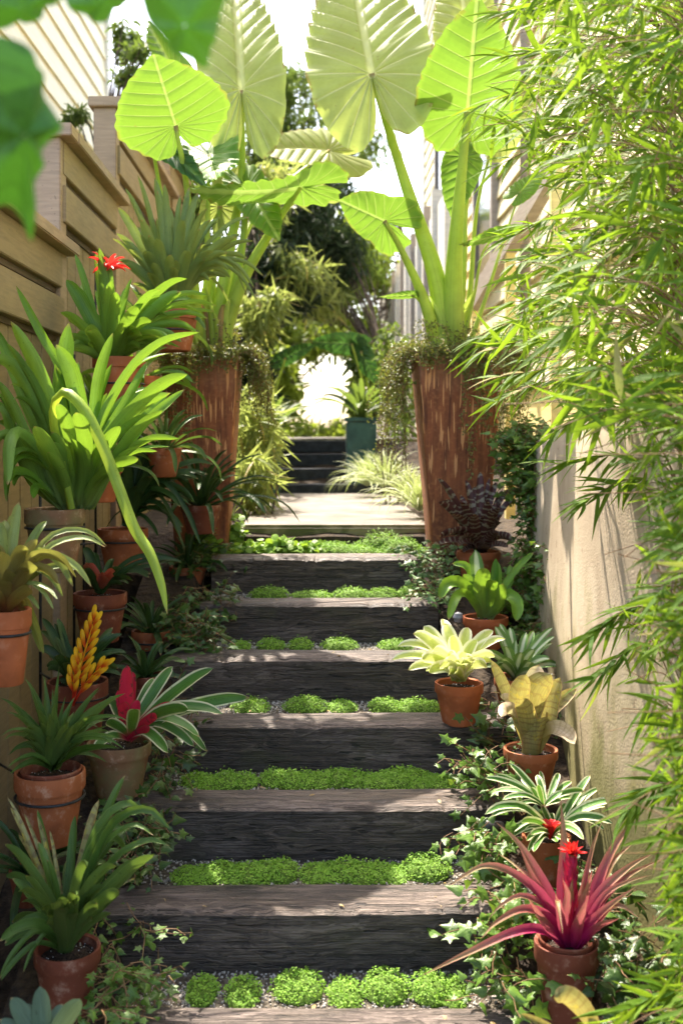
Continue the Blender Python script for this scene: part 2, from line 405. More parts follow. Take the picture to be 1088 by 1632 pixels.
M['pinkish'] = leaf_mat('pink_tinged_leaf', (.16, .12, .05), (.42, .10, .09), tr=.2)
M['lime_leaf'] = leaf_mat('yellow_green_leaf', (.20, .33, .03), (.27, .38, .05), tr=.35)
M['urn'] = leaf_mat('urn_plant', (.15, .17, .06), (.32, .30, .12), bands=(.10, .055, .04), spots=(.42, .36, .06), edge=(.50, .30, .16), ew=(.88, 1.), base=(.20, .20, .06), bv=(.1, .5), tr=.25, grain=.4)
M['urn_pale'] = leaf_mat('urn_plant_pale', (.52, .38, .24), (.64, .52, .38), bands=(.40, .27, .18), base=(.28, .22, .07), bv=(.2, .6), tr=.25)
M['magenta'] = leaf_mat('bromeliad_magenta', (.20, .16, .06), (.30, .26, .10), stripe=(.36, .05, .10), edge=(.34, .26, .12), ew=(.86, .98), base=(.34, .012, .085), bv=(.28, .8), tr=.25, trc=(.6, .12, .16))
M['red_stem'] = leaf_mat('magenta_stem', (.30, .015, .05), (.42, .02, .07), tr=.15)
M['zebra'] = leaf_mat('bromeliad_zebra', (.045, .014, .012), (.07, .022, .018), bands=(.26, .24, .16), tr=.1)
M['silver'] = leaf_mat('silver_leaf', (.045, .08, .05), (.08, .13, .08), tr=.15)
M['red'] = leaf_mat('red_bract', (.62, .012, .012), (.78, .03, .03), tr=.3, trc=(.9, .06, .04), edge=(.8, .06, .05))
M['yellow'] = leaf_mat('yellow_bract', (.85, .42, .012), (.9, .55, .02), base=(.50, .015, .01), bv=(.2, .8), tr=.3, trc=(.95, .5, .03), grain=.15)
M['ivy'] = leaf_mat('ivy_green', (.022, .065, .010), (.12, .22, .032), tr=.22, rough=.3, grain=.3, spec=.35)
M['ivy_dark'] = leaf_mat('ivy_dark', (.010, .032, .006), (.065, .125, .022), tr=.15, rough=.3, spec=.35)
M['ivy_pale'] = leaf_mat('ivy_variegated', (.05, .12, .03), (.12, .22, .06), edge=(.42, .46, .28), ew=(.6, 1.), tr=.2)
M['moss'] = leaf_mat('babys_tears', (.10, .24, .018), (.22, .38, .045), tr=.28, rough=.5, trc=(.42, .72, .08))
M['moss_core'] = simple('moss_mat', (.05, .10, .010), (.09, .16, .018), 200, .9, 1, .004)
M['dry'] = leaf_mat('dry_leaf', (.16, .09, .035), (.36, .26, .10), tr=.1)
M['creep'] = leaf_mat('wire_vine_leaf', (.06, .085, .02), (.16, .19, .05), tr=.25)
M['penny'] = leaf_mat('pennywort', (.11, .22, .025), (.20, .34, .05), tr=.3)
M['bamboo'] = leaf_mat('bamboo_leaf', (.026, .098, .008), (.165, .275, .020), tr=.38, rough=.5, trc=(.38, .58, .035), grain=.12, spec=.14)
M['bamboo_far'] = leaf_mat('bamboo_leaf_far', (.09, .14, .04), (.22, .27, .08), tr=.4, trc=(.55, .65, .15))
M['varieg'] = leaf_mat('variegated_grass', (.08, .15, .04), (.16, .25, .07), edge=(.60, .62, .38), ew=(.3, .6), tr=.3)
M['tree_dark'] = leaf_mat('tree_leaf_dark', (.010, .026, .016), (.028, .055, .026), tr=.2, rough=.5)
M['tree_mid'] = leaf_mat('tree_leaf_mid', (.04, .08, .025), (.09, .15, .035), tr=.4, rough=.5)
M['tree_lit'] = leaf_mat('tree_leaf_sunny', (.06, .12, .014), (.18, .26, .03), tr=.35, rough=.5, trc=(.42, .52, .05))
M['al_pale'] = aloc_mat('alocasia_underside', (.28, .35, .09), (.56, .60, .28), (.50, .60, .13), .42)
M['al_green'] = aloc_mat('alocasia_green', (.09, .22, .022), (.34, .46, .12), (.25, .42, .045), .34)
M['al_shaded'] = aloc_mat('alocasia_shaded', (.03, .085, .02), (.10, .18, .05), (.08, .22, .03), .25)  # darker copy of the leaf, shade and silhouette put into its colour
M['al_stalk'] = leaf_mat('alocasia_stalk', (.30, .42, .06), (.40, .52, .09), tr=.3, rough=.4, trc=(.6, .75, .1), grain=.2)
M['vine'] = leaf_mat('overhead_leaf', (.03, .11, .010), (.055, .16, .016), tr=.16, trc=(.08, .26, .02), rough=.5)

# ------------------------------------------------------------------ leaf tools
def strap(mb, P3, w, r0=None, face=.5, chan=.18, prof='strap', rnd=None, n=14, twist=0., m=5, undul=0.):
    """one leaf along the 3-D points P3, w = full width in metres"""
    C = spline(P3, n * 4); tt = 1 - (1 - np.linspace(0, 1, n)) ** 1.5
    C = np.stack([np.interp(tt, np.linspace(0, 1, n * 4), C[:, q]) for q in range(3)], 1); T = nrm(np.gradient(C, axis=0))
    rad = C[-1] - C[0] if r0 is None else np.asarray(r0, float); rad = np.array([rad[0], rad[1], 0]) + 1e-6; rad = nrm(rad)
    tang = np.cross(rad, UP)
    view = nrm(C - np.array([0, 0, CZ]))
    S1 = nrm(np.cross(T, view))
    for k in range(1, n):
        if np.dot(S1[k], S1[k - 1]) < 0: S1[k] *= -1
    sg = 1 if np.dot(S1.mean(0), tang) >= 0 else -1
    S = nrm(S1 * sg * face + tang[None] * (1 - face)); S = nrm(S - T * (S * T).sum(1, keepdims=True))
    N = np.cross(S, T)
    want = UP * .8 - rad * .7
    flip = np.dot(N[n // 3], want) < 0
    if flip: N = -N
    t = tt; tw = twist * t
    S, N = S * np.cos(tw)[:, None] + N * np.sin(tw)[:, None], N * np.cos(tw)[:, None] - S * np.sin(tw)[:, None]
    if prof == 'strap': wd = np.interp(t, [0, .12, .45, .8, .92, .97, 1], [.75, .85, 1, .92, .68, .36, .02])
    elif prof == 'taper': wd = np.interp(t, [0, .15, .4, .7, 1], [.9, 1, .9, .55, .01])
    elif prof == 'broad': wd = np.interp(t, [0, .2, .55, .8, .93, 1], [.45, .6, 1, .92, .6, .03])
    elif prof == 'oval': wd = np.sin(np.pi * np.clip(t * .97 + .02, 0, 1)) ** .7
    else: wd = np.interp(t, [0, .3, .6, 1], [1, .9, .6, .01])
    u = np.linspace(-1, 1, m)
    ph = random.random() * 6
    P = C[:, None] + S[:, None] * (u[None, :, None] * wd[:, None, None] * w / 2) + N[:, None] * ((u ** 2)[None, :, None] * wd[:, None, None] * w * chan)
    if undul: P += N[:, None] * (undul * w * np.abs(u)[None, :, None] * np.sin(t * 16 + ph + u[None, :, None].squeeze(-1).mean())[:, None, None])
    lc = np.zeros((n, m, 3)); lc[..., 0] = u[None]; lc[..., 1] = t[:, None]; lc[..., 2] = random.random() if rnd is None else rnd
    if flip: P, lc = P[:, ::-1], lc[:, ::-1]
    mb.grid(P, lc)
def px_leaf(mb, pts, Y0, dY, wpx, **kw):
    n = len(pts); P = [at(x, y, Y0 + dY * (i / (n - 1)) ** 1.1) for i, (x, y) in enumerate(pts)]
    strap(mb, P, wpx * mpp(Y0 + dY * .5), **kw)
def tips(mb, base, Y, spec, jit=4, extra=2, wf=.77, **kw):
    if kw.get('prof') == 'broad' and extra: extra, wf = 1, .88
    """leaves from a base pixel to tip pixels: (tx,ty,bulge,width_px,dY)"""
    bx, by = base; spec = [s[:3] + (s[3] * wf, s[4]) for s in spec]
    for s in list(spec):
        for _ in range(extra):
            k = random.uniform(.6, .98); spec.append((bx + (s[0] - bx) * k + random.uniform(-16, 16), by + (s[1] - by) * k + random.uniform(-12, 12), s[2] * random.uniform(.6, 1.5), s[3] * random.uniform(.7, 1), s[4] + random.uniform(-.05, .10)))
    for s in spec:
        tx, ty, bu, w, dY = s[:5]
        L = math.hypot(tx - bx, ty - by); x0 = bx + random.uniform(-jit, jit); y0 = by + random.uniform(-2, 2)
        mid = (x0 + (tx - x0) * .45 - 0 * bu, y0 + (ty - y0) * .5 - bu * L)
        m0 = (x0 + (tx - x0) * .16, y0 + (ty - y0) * .22 - bu * L * .55)
        m2 = (x0 + (tx - x0) * .78, y0 + (ty - y0) * .82 - bu * L * .62)
        px_leaf(mb, [(x0, y0), m0, mid, m2, (tx, ty)], Y, dY, w, twist=random.uniform(-.5, .5), **kw)
def rosette(mb, c, num, L, w, elev=(20, 80), droop=.5, az=(0, 360), prof='strap', face=0.2, **kw):
    """leaves round a centre: outer ones long and low, inner ones upright"""
    c = np.asarray(c, float)
    for i in range(num):
        t = i / max(1, num - 1); a = R(az[0] + ((i * 137.5 + random.uniform(-14, 14)) % (az[1] - az[0])))
        e = R(elev[0] + (elev[1] - elev[0]) * t + random.uniform(-7, 7)); l = L * (1 - .35 * t) * random.uniform(.8, 1.12)
        d = np.array([math.cos(a), math.sin(a), 0]); P = [c]; k = 5; p = c.copy(); ee = e
        for j in range(k):
            p = p + (d * math.cos(ee) + UP * math.sin(ee)) * l / k; P.append(p.copy()); ee -= droop * (.18 + .16 * j) * (1.25 - .7 * t)
        strap(mb, P, w * random.uniform(.8, 1.1) * (1 - .25 * t), r0=d, face=face, prof=prof, twist=random.uniform(-.35, .35), **kw)

def pot(parent, c, r, h, mat, tilt=(0, 0), double=False, matn=None):
    """terracotta pot: c = centre of its foot"""
    mb = MB(); rb = r * .68; hr = h * .24; t = .009
    prof = [(0.001, .004), (rb * .9, .004), (rb * .93, 0), (rb, .003), (rb + (r * .93 - rb) * .5, (h - hr) * .5), (r * .925, h - hr - .002), (r * .93, h - hr), (r * .985, h - hr + .001), (r, h - hr + .006),
            (r * 1.0, h - .006), (r * .99, h - .001), (r * .96, h), (r - t, h - .003), (r - t, h - .012), (r * .9 - t, h - .045), (r * .85 - t, h - .06)]
    mb.lathe(c, prof, 44, tilt=tilt)
    o = build('pot', mb, mat, parent)
    if double:
        m2 = MB(); m2.lathe(np.array(c) + (0.002, .003, .0), [(r * .80, h - .03), (r * .86, h + .004), (r * .83, h + .007), (r * .80, h + .004), (r * .76, h - .03)], 40, tilt=tilt)
        tag(build('inner_pot', m2, M['terra_dark'], parent), 'darker second rim nested inside')
    s = MB(); sz = h - .022; rr = r - t - .001
    prof = [(.001, sz + .010), (rr * .3, sz + .009), (rr * .6, sz + .006), (rr * .85, sz + .002), (rr, sz - .004)]
    s.lathe(c, prof, 30, tilt=tilt)
    # clods and grit
    n = 150; a = rng.random(n) * 6.283; q = np.sqrt(rng.random(n)) * rr * .93
    P = np.stack([c[0] + np.cos(a) * q, c[1] + np.sin(a) * q, c[2] + sz + .007 - .008 * (q / rr) ** 2 - (q * np.cos(a) * tilt[0] + q * np.sin(a) * tilt[1])], 1)
    s.scatter(PEB, P, rand_dir(n), rand_dir(n), .006 + rng.random(n) * .006, .006 + rng.random(n) * .006)
    so = build('soil', s, M['soil'], parent)
    g = MB(); k = 22; g.scatter(PEB, P[:k] + (0, 0, .004), rand_dir(k), rand_dir(k), .003, .003)
    tag(build('grit', g, M['perlite'], so), kind='stuff')
    return o
def rand_dir(n): return nrm(rng.normal(size=(n, 3)))
def ico():
    t = (1 + 5 ** .5) / 2
    v = nrm(np.array([(-1, t, 0), (1, t, 0), (-1, -t, 0), (1, -t, 0), (0, -1, t), (0, 1, t), (0, -1, -t), (0, 1, -t), (t, 0, -1), (t, 0, 1), (-t, 0, -1), (-t, 0, 1)]))
    f = [(0, 11, 5), (0, 5, 1), (0, 1, 7), (0, 7, 10), (0, 10, 11), (1, 5, 9), (5, 11, 4), (11, 10, 2), (10, 7, 6), (7, 1, 8), (3, 9, 4), (3, 4, 2), (3, 2, 6), (3, 6, 8), (3, 8, 9), (4, 9, 5), (2, 4, 11), (6, 2, 10), (8, 6, 7), (9, 8, 1)]
    return v * .5 * np.array([1, .8, .7]), f
PEB = ico()
def fan(outline, cz=.0, centre=(0, .45)):
    o = np.array(outline, float); k = len(o)
    v = np.zeros((k + 1, 3)); v[1:, :2] = o; v[0, :2] = centre; v[0, 2] = cz
    return v, [(0, 1 + i, 1 + (i + 1) % k) for i in range(k)]
IVY = fan([(0, 0), (.17, -.10), (.42, -.04), (.30, .16), (.36, .30), (.62, .48), (.33, .55), (.20, .62), (.12, .80), (0, 1.08), (-.12, .80), (-.20, .62), (-.33, .55), (-.62, .48), (-.36, .30), (-.30, .16), (-.42, -.04), (-.17, -.10)], .07, (0, .34))
IVY[0][1:, 2] -= np.abs(IVY[0][1:, 0]) * .22
ROUND = fan([(.5 * math.sin(a) , .5 - .5 * math.cos(a)) for a in np.linspace(0, 2 * math.pi, 8, endpoint=False)], .06, (0, .5))
DISC = (np.array([(0, 0, 0), (.42, .22, .05), (.42, .72, .05), (0, 1, 0), (-.42, .72, .05), (-.42, .22, .05)]), [(0, 1, 2, 3), (0, 3, 4, 5)])
def blade_t(bend=.25, n=7, fold=.25):
    t = np.linspace(0, 1, n); w = np.interp(t, [0, .12, .3, .6, 1], [.12, .8, 1, .72, 0.02]) * .5
    V = []; F = []
    for i in range(n):
        z = -bend * t[i] ** 2
        V += [(-w[i], t[i], z + w[i] * fold * .1), (0, t[i], z), (w[i], t[i], z + w[i] * fold * .1)]
    for i in range(n - 1):
        a = i * 3; F += [(a, a + 1, a + 4, a + 3), (a + 1, a + 2, a + 5, a + 4)]
    return np.array(V), F
BLADE = blade_t(); BLADE2 = blade_t(.08, 5)
TREE_LEAF = (np.array([(0, 0, 0), (.3, .35, .06), (.22, .75, 0), (0, 1, -.06), (-.22, .75, 0), (-.3, .35, .06)]), [(0, 1, 2, 3), (0, 3, 4, 5)])

# ------------------------------------------------------------------ ground
Y0S, RUN, RISE, TD = 2.34, .36, .133, .172
def gz(y):      # ground line beside the steps
    return np.interp(y, [-50, 2.0, 2.34, 4.7, 4.9, 7.5, 8.8, 2000], [-.25, -.09, -.05, .80, .86, .86, 1.24, 1.24])
def ground():
    mb = MB()
    ys = np.concatenate([[-60, -5, 0], np.arange(1.5, 9.2, .06), [10, 12, 16, 25, 60, 200, 900]])
    xs = np.concatenate([[-900, -100, -20, -5, -2], np.arange(-1.4, 1.41, .07), [2, 5, 20, 100, 900]])
    X, Yg = np.meshgrid(xs, ys, indexing='ij'); Z = gz(Yg) + .0
    Z += .012 * np.sin(X * 17) * np.cos(Yg * 23)
    mid = (np.abs(X - .0) < .46) & (Yg > 2.2) & (Yg < 4.86); Z[mid] -= .22
    gut = (X < -.70) & (X > -1.3) & (Yg < 4.5); Z[gut] -= .38
    far = (Yg > 9.2) | (np.abs(X) > 4); Z[far] = np.minimum(gz(Yg)[far], 1.24)
    mb.grid(np.stack([X, Yg, Z], -1)); tag(build('ground', mb, M['earth']), kind='structure', label='dark garden earth under the steps and beds')
ground()
mb = MB(); mb.box((-.33, 4.90, .62), (.53, 7.5, .898), .014)
tag(build('path', mb, M['concrete']), kind='structure', label='worn concrete landing path above the timber steps')

# ------------------------------------------------------------------ timber steps
EXT = [(-.43, .69), (-.60, .56), (-.60, .56), (-.55, .60), (-.52, .50), (-.43, .47), (-.42, .44)]
NMS = ['cut off by the bottom of the photo', 'wet bluish sheen on its tread, under the magenta bromeliad leaves', 'between the mossy clay pot and the striped bromeliad',
       'carrying the pot of the lime rosette on its right end', 'with the cream edged leaves reaching over its left end', 'second below the landing, beside the green bromeliad', 'topmost, right below the concrete landing']
def timber(i):
    x0, x1 = EXT[i]; y0 = Y0S + i * RUN; z1 = i * RISE; z0 = z1 - .155; b = .010
    nx = 150; xs = np.linspace(x0, x1, nx)
    # cross-section loop (y,z), rounded arrises
    sec = [(0, .0), (0, .5), (0, .93 - .0), (.012 / TD, .985), (.035 / TD, 1.0), (.3, 1.0), (.6, 1.0), (1 - .03 / TD, 1.0), (1 - .008 / TD, .97), (1, .9), (1, .3), (1, 0), (.5, 0)]
    P = np.zeros((nx, len(sec), 3))
    r_ = np.random.default_rng(40 + i)
    def wob(k, amp):
        x = np.zeros(nx)
        for f in (1, 2.3, 4.1, 9, 17, 33): x += amp / (f ** .75) * np.sin(xs * f * 3.1 + r_.random() * 6.28)
        return x
    ed = wob(0, .003); tl = (r_.uniform(-.007, .007), r_.uniform(-.010, .010))
    nick = np.zeros(nx)
    for _ in range(16):
        c0 = r_.uniform(x0, x1); nick += -r_.uniform(.001, .004) * np.exp(-((xs - c0) / r_.uniform(.004, .02)) ** 2)
    for j, (a, bz) in enumerate(sec):
        P[:, j, 0] = xs; P[:, j, 1] = y0 + a * TD + wob(j, .0012) + (ed if a < .2 else 0); P[:, j, 2] = z0 + bz * (z1 - z0) + wob(j, .0010)
        P[:, j, 2] += (xs - .03) * tl[0]; P[:, j, 1] += (xs - .03) * tl[1]
        if 2 <= j <= 4: P[:, j, 2] += nick; P[:, j, 1] -= nick
    mb = MB(); mb.grid(P, wrap=True)
    k = len(sec); mb.L.append(np.arange(k)[::-1]); mb.S.append(np.array([k])); mb.L.append((nx - 1) * k + np.arange(k)); mb.S.append(np.array([k]))
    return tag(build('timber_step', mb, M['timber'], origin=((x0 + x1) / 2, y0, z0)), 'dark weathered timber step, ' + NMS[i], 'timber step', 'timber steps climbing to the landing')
for i in range(7): timber(i)

# gravel and baby's tears between the timbers
gb = MB(); pb = MB()
for i in range(7):
    ya = Y0S + i * RUN + TD - .004; yb = Y0S + (i + 1) * RUN + .01; z = i * RISE - .018
    if i == 6: yb = 4.905
    x0 = max(EXT[i][0], -.5); x1 = min(EXT[i][1], .58)
    xs = np.linspace(x0, x1, 40); ysg = np.linspace(ya, yb, 8); X, YY = np.meshgrid(xs, ysg, indexing='ij')
    gb.grid(np.stack([X, YY, z + .004 * np.sin(X * 60) * np.cos(YY * 70)], -1))
    n = 1500; P = np.stack([rng.uniform(x0, x1, n), rng.uniform(ya, yb, n), np.full(n, z + .002)], 1)
    pb.scatter(PEB, P, rand_dir(n), rand_dir(n), rng.uniform(.004, .011, n), rng.uniform(.004, .011, n))
tag(build('gravel_bed', gb, M['gravelbed']), 'grit bed between the timber steps', kind='structure')
tag(build('gravel', pb, M['gravel']), 'pale fine gravel between the timber steps', kind='stuff')

def moss(name, domes, label, mat=None, leaf=.0052, tmpl=DISC, dens=38000):
    """low cushions; domes = (x, y, z, rx, ry, h)"""
    mb = MB(); core = MB()
    for (x, y, z, rx, ry, h) in domes:
        n = int(dens * math.pi * rx * ry * 1.25) + 40
        a = rng.random(n) * 6.283; q = np.sqrt(rng.random(n)) ** .9
        px_, py_ = np.cos(a) * q, np.sin(a) * q
        wave = 1 + .25 * np.sin(a * 3 + x * 40) + .15 * np.sin(a * 7 + y * 31)
        hh = np.sqrt(np.clip(1 - q ** 2.4, 0, 1)) * h * (1 + .22 * np.sin(px_ * rx * 120 + x * 9) * np.cos(py_ * ry * 110)) 
        P = np.stack([x + px_ * rx * (.9 + .12 * wave), y + py_ * ry, z + hh * rng.uniform(.72, 1.06, n) + .001], 1)
        strag = rng.random(n) < .03; P[strag, 2] += rng.uniform(.003, .014, strag.sum())
        Nn = nrm(np.stack([px_ / rx * .02, py_ / ry * .02, np.full(n, .8)], 1) + rng.normal(size=(n, 3)) * .38 + np.array([0, -.25, 0]))
        D = rand_dir(n); D[:, 2] *= .4
        L = leaf * rng.uniform(.65, 1.35, n)
        mb.scatter(tmpl, P, D, Nn, L, L)
        t = np.linspace(0, 2 * math.pi, 18, endpoint=False); pr = [(0.97, 0), (.85, .45), (.6, .72), (.3, .85), (.01, .9)]
        core.grid(np.array([[(x + rx * q_ * math.cos(b) * .93, y + ry * q_ * math.sin(b) * .93, z + h * zz * .8) for b in t] for q_, zz in pr]), wrap=True)
    o = thing(name, (domes[0][0], domes[0][1], domes[0][2]), label, 'ground cover')
    o['kind'] = 'stuff'
    build('leaves', mb, mat or M['moss'], o); build('mat', core, M['moss_core'], o)
    return o
def gap_domes(i, spec):
    """spec = list of (px0, px1, height_px) across the gap above timber i"""
    yb = Y0S + (i + 1) * RUN; z = i * RISE - .016; out = []
    ya = Y0S + i * RUN + TD
    for (a, b, hpx) in spec:
        yc = (ya + yb) / 2 - .012; k = mpp(yc)
        cx = ((a + b) / 2 - 500) * k * 1.0; rx = (b - a) / 2 * k
        yc += random.uniform(-.015, .02)
        out.append((cx, yc, z, rx, (yb - ya) / 2 * .78, hpx * k * .62 + .006))
    return out
def carpet(i, a, b, h0, h1):
    n = max(2, int((b - a) / 24)); e = np.linspace(a, b, n + 1)
    return [(e[k] - 14, e[k + 1] + 14, random.uniform(h0 * .45, h1 * 1.2)) for k in range(n) if random.random() > .08]
moss('baby_tears', gap_domes(0, [(296, 350, 24), (358, 418, 24), (430, 520, 34), (520, 580, 20), (575, 655, 40), (650, 720, 40), (700, 745, 25)]), 'round bright green moss cushions on the gravel behind the lowest timber')
moss('baby_tears', gap_domes(1, carpet(1, 288, 640, 14, 24) + [(636, 722, 34)]), 'green ground cover strip behind the bluish timber tread')
moss('baby_tears', gap_domes(2, carpet(2, 300, 700, 14, 22) + [(600, 690, 26)] + carpet(2, 690, 745, 14, 18)), 'green ground cover strip behind the third timber from the bottom')
moss('baby_tears', gap_domes(3, [(368, 432, 22), (450, 524, 26), (520, 570, 14), (585, 640, 20), (630, 690, 20), (672, 702, 16)]), 'round green moss cushions behind the timber that carries the lime rosette')
moss('baby_tears', gap_domes(4, [(364, 400, 14), (408, 456, 20), (458, 500, 20), (510, 572, 18), (602, 660, 16)]), 'five small green moss cushions behind the fourth highest timber')
moss('baby_tears', gap_domes(5, [(396, 462, 22), (462, 532, 12), (530, 588, 20), (580, 640, 20), (630, 672, 20)]), 'green moss cushions behind the second highest timber')
zz = 6 * RISE - .01
moss('baby_tears', [(x, 4.76, zz, .07, .09, random.uniform(.02, .05)) for x in np.arange(-.02, .46, .06)] + [(.30, 4.80, zz, .09, .06, .09), (.38, 4.74, zz, .09, .07, .07), (.22, 4.82, zz, .06, .04, .05)], 'low moss strip along the foot of the concrete landing')
moss('pennywort', [(x, 4.76 + random.uniform(-.02, .02), zz, .07, .08, random.uniform(.03, .065)) for x in np.arange(-.40, .0, .065)] + [(-.38, 4.86, zz, .09, .06, .16), (-.46, 4.72, zz, .08, .08, .16)],
     'round leaved green pennywort at the left foot of the concrete landing', M['penny'], .026, ROUND, 3800)

# ------------------------------------------------------------------ fence (left)
FX = -.90
def fence():
    root = thing('fence', (FX, 2.0, 0), 'tan painted stepped wooden fence with caps and vertical boards along the left', 'fence')
    secs = [(1.2, 3.98, 2.01), (3.98, 5.10, 2.43), (5.10, 7.0, 2.87), (7.0, 9.0, 3.1)]
    kb = MB(); kb.box((FX - .043, 1.3, -.42), (FX - .015, 3.3, -.30), .004); build('kick_board', kb, M['fence'], root)
    for (a, b, top) in secs:
        pl = MB(); y = a + .09
        while y < b - .01:
            pl.box((FX - .07, y + .002, gz(y) - .55), (FX - .045, min(y + .138, b) - .002, top - .05), .002); y += .14
        build('board_panel', pl, M['fence'], root)
        bk = MB(); bk.box((FX - .10, a + .05, gz(a) - .55), (FX - .075, b, top - .06)); build('backing', bk, M['fence_gap'], root)
        for k, (zt, zb) in enumerate(((.0, .125), (.165, .30))):
            rl = MB(); rl.box((FX - .044, a + .04, top - .045 - zb), (FX - .016 + .008 * k, b + .02, top - .045 - zt), .003)
            build('rail_board', rl, M['fence'], root)
            gp = MB(); gp.box((FX - .044, a + .04, top - .045 - zb - .022), (FX - .040 + .004, b + .0, top - .046 - zb)); build('painted_gap_shadow', gp, M['fence_gap'], root)  # dark strip stands in for the shade in the reveal under each rail
        cp = MB(); cp.box((FX - .14, a + .10, top - .043), (FX + .028, b + .11, top), .004); build('cap', cp, M['fence_post'], root)
        if a > 2:
            ps = MB(); ps.box((FX - .125, a, gz(a) - .2), (FX - .020, a + .10, top - .0445), .004)
            pc = build('post', ps, M['fence_post'], root)
            c2 = MB(); c2.box((FX - .145, a - .025, top - .0435), (FX + .026, a + .098, top + .002), .004); build('post_cap', c2, M['fence_post'], pc)
fence()

# ------------------------------------------------------------------ houses
def lap_siding(mb, x, y0, y1, z0, z1, side, pitch=.16):
    z = z0
    while z < z1 - .01:
        zt = min(z + pitch, z1)
        P = np.array([[(x - side * .002, y0, zt), (x - side * .002, y1, zt)], [(x + side * .022, y0, z + .012), (x + side * .022, y1, z + .012)], [(x + side * .022, y0, z), (x + side * .022, y1, z)], [(x - side * .004, y0, z), (x - side * .004, y1, z)]])
        mb.grid(P); z += pitch
def house_right():
    h = thing('house', (1.45, 8, 1), 'cream house with lap siding behind the bamboo on the right', 'house')
    X = 1.42
    w = MB(); lap_siding(w, X, 1.6, 14.0, 1.66, 7.5, -1); w.box((X + .005, 1.6, .4), (X + 3, 14.0, 7.5)); build('wall', w, M['siding'], h)
    b = MB(); b.box((X - .02, 1.6, .5), (X + .004, 12.9, 1.60), .004); build('base_board', b, M['siding2'], h)
    b = MB(); b.box((X - .05, 1.6, 1.601), (X + .003, 13.9, 1.655), .006); build('water_table', b, M['white_trim'], h)
    for yy in (8.4, 11.4):
        f = MB()
        for (a, c, d, e) in ((yy, yy + .09, 2.6, 4.9), (yy + .95, yy + 1.04, 2.6, 4.9)): f.box((X - .06, a, d), (X + .002, c, e), .004)
        f.box((X - .07, yy - .03, 4.9), (X + .002, yy + 1.07, 5.0), .004); f.box((X - .08, yy - .03, 2.52), (X + .002, yy + 1.07, 2.6), .004)
        fr = build('window_frame', f, M['grey_trim'], h)
        g = MB(); g.box((X - .035, yy + .091, 2.601), (X - .027, yy + .949, 4.899)); build('pane', g, M['glass'], fr)
    b = MB(); b.box((X - .035, 13.9, .6), (X + .1, 14.05, 7.5), .01); build('corner_board', b, M['white_trim'], h)
    dp = MB(); dp.tube([(X - .07, 7.0, 1.7), (X - .07, 7.0, 7.4)], .035, 10); build('downpipe', dp, M['grey_trim'], h)
    r = MB(); r.box((X - .5, 1.4, 7.5), (X + 3.4, 14.4, 7.62), .02); build('roof', r, M['grey_trim'], h)
    # sloping stair string rising toward the viewer
    s = thing('stair_rail', (1.3, 5, 1.5), 'grey sloping board rail against the cream house on the right', 'railing')
    A, B = at(757, 482, 6.6), at(885, 262, 5.0)
    m = MB(); d = nrm(B - A); S = np.array([1.0, 0, 0]); N = np.cross(S, d)
    for u, v in ((.0, 1.),): 
        V = [A + S * sx * .03 + N * sz * .06 for sx in (-1, 1) for sz in (-1, 1)] + [B + S * sx * .03 + N * sz * .06 for sx in (-1, 1) for sz in (-1, 1)]
        m.add(V, [(0, 1, 3, 2), (4, 6, 7, 5), (0, 4, 5, 1), (2, 3, 7, 6), (0, 2, 6, 4), (1, 5, 7, 3)])
    build('rail', m, M['grey_trim'], s, False)
    for t in (.0, .5, 1.):
        p = A + (B - A) * t; m = MB(); m.box((p[0] - .025, p[1] - .025, .85), (p[0] + .025, p[1] + .025, p[2] - .02), .003); build('post', m, M['siding2'], s)
house_right()
def house_left():
    h = thing('house', (-2.9, 9, 1), 'pale yellow house with diagonal looking siding lines beyond the fence at top left', 'house')
    X = -2.6
    w = MB(); lap_siding(w, X, 4.0, 13.6, 1.0, 6.8, 1, .26); w.box((X - 3, 4.0, .6), (X - .006, 13.6, 6.8)); build('wall', w, M['siding'], h)
    b = MB(); b.box((X - .1, 13.6, .6), (X + .045, 13.75, 6.8), .01); build('corner_board', b, M['white_trim'], h)
    b = MB(); b.box((X - 3.4, 3.8, 6.8), (X + .12, 14.1, 6.95), .02); build('roof', b, M['grey_trim'], h)
    f = MB(); f.box((X - .0, 5.6, 3.4), (X + .05, 6.6, 5.2), .005); wf = build('window_frame', f, M['white_trim'], h)
    f = MB(); f.box((X + .051, 5.7, 3.5), (X + .056, 6.5, 5.1)); build('pane', f, M['glass'], wf)
house_left()
# pale side wall beyond the right planter
def side_wall():
    s = thing('garden_wall', (1.05, 11, 1), 'pale vertical board wall in the distance right of the bright gap', 'wall')
    y = 8.8; k = 0
    while y < 17:
        m = MB(); m.box((1.05, y, .8), (1.10, y + .58, 3.25), .004); build('board', m, M['white_trim'], s)
        m = MB(); m.box((1.01, y + .585, .8), (1.115, y + .68, 3.4), .006); build('post', m, M['grey_trim'] if k % 2 else M['white_trim'], s); y += .69; k += 1
side_wall()

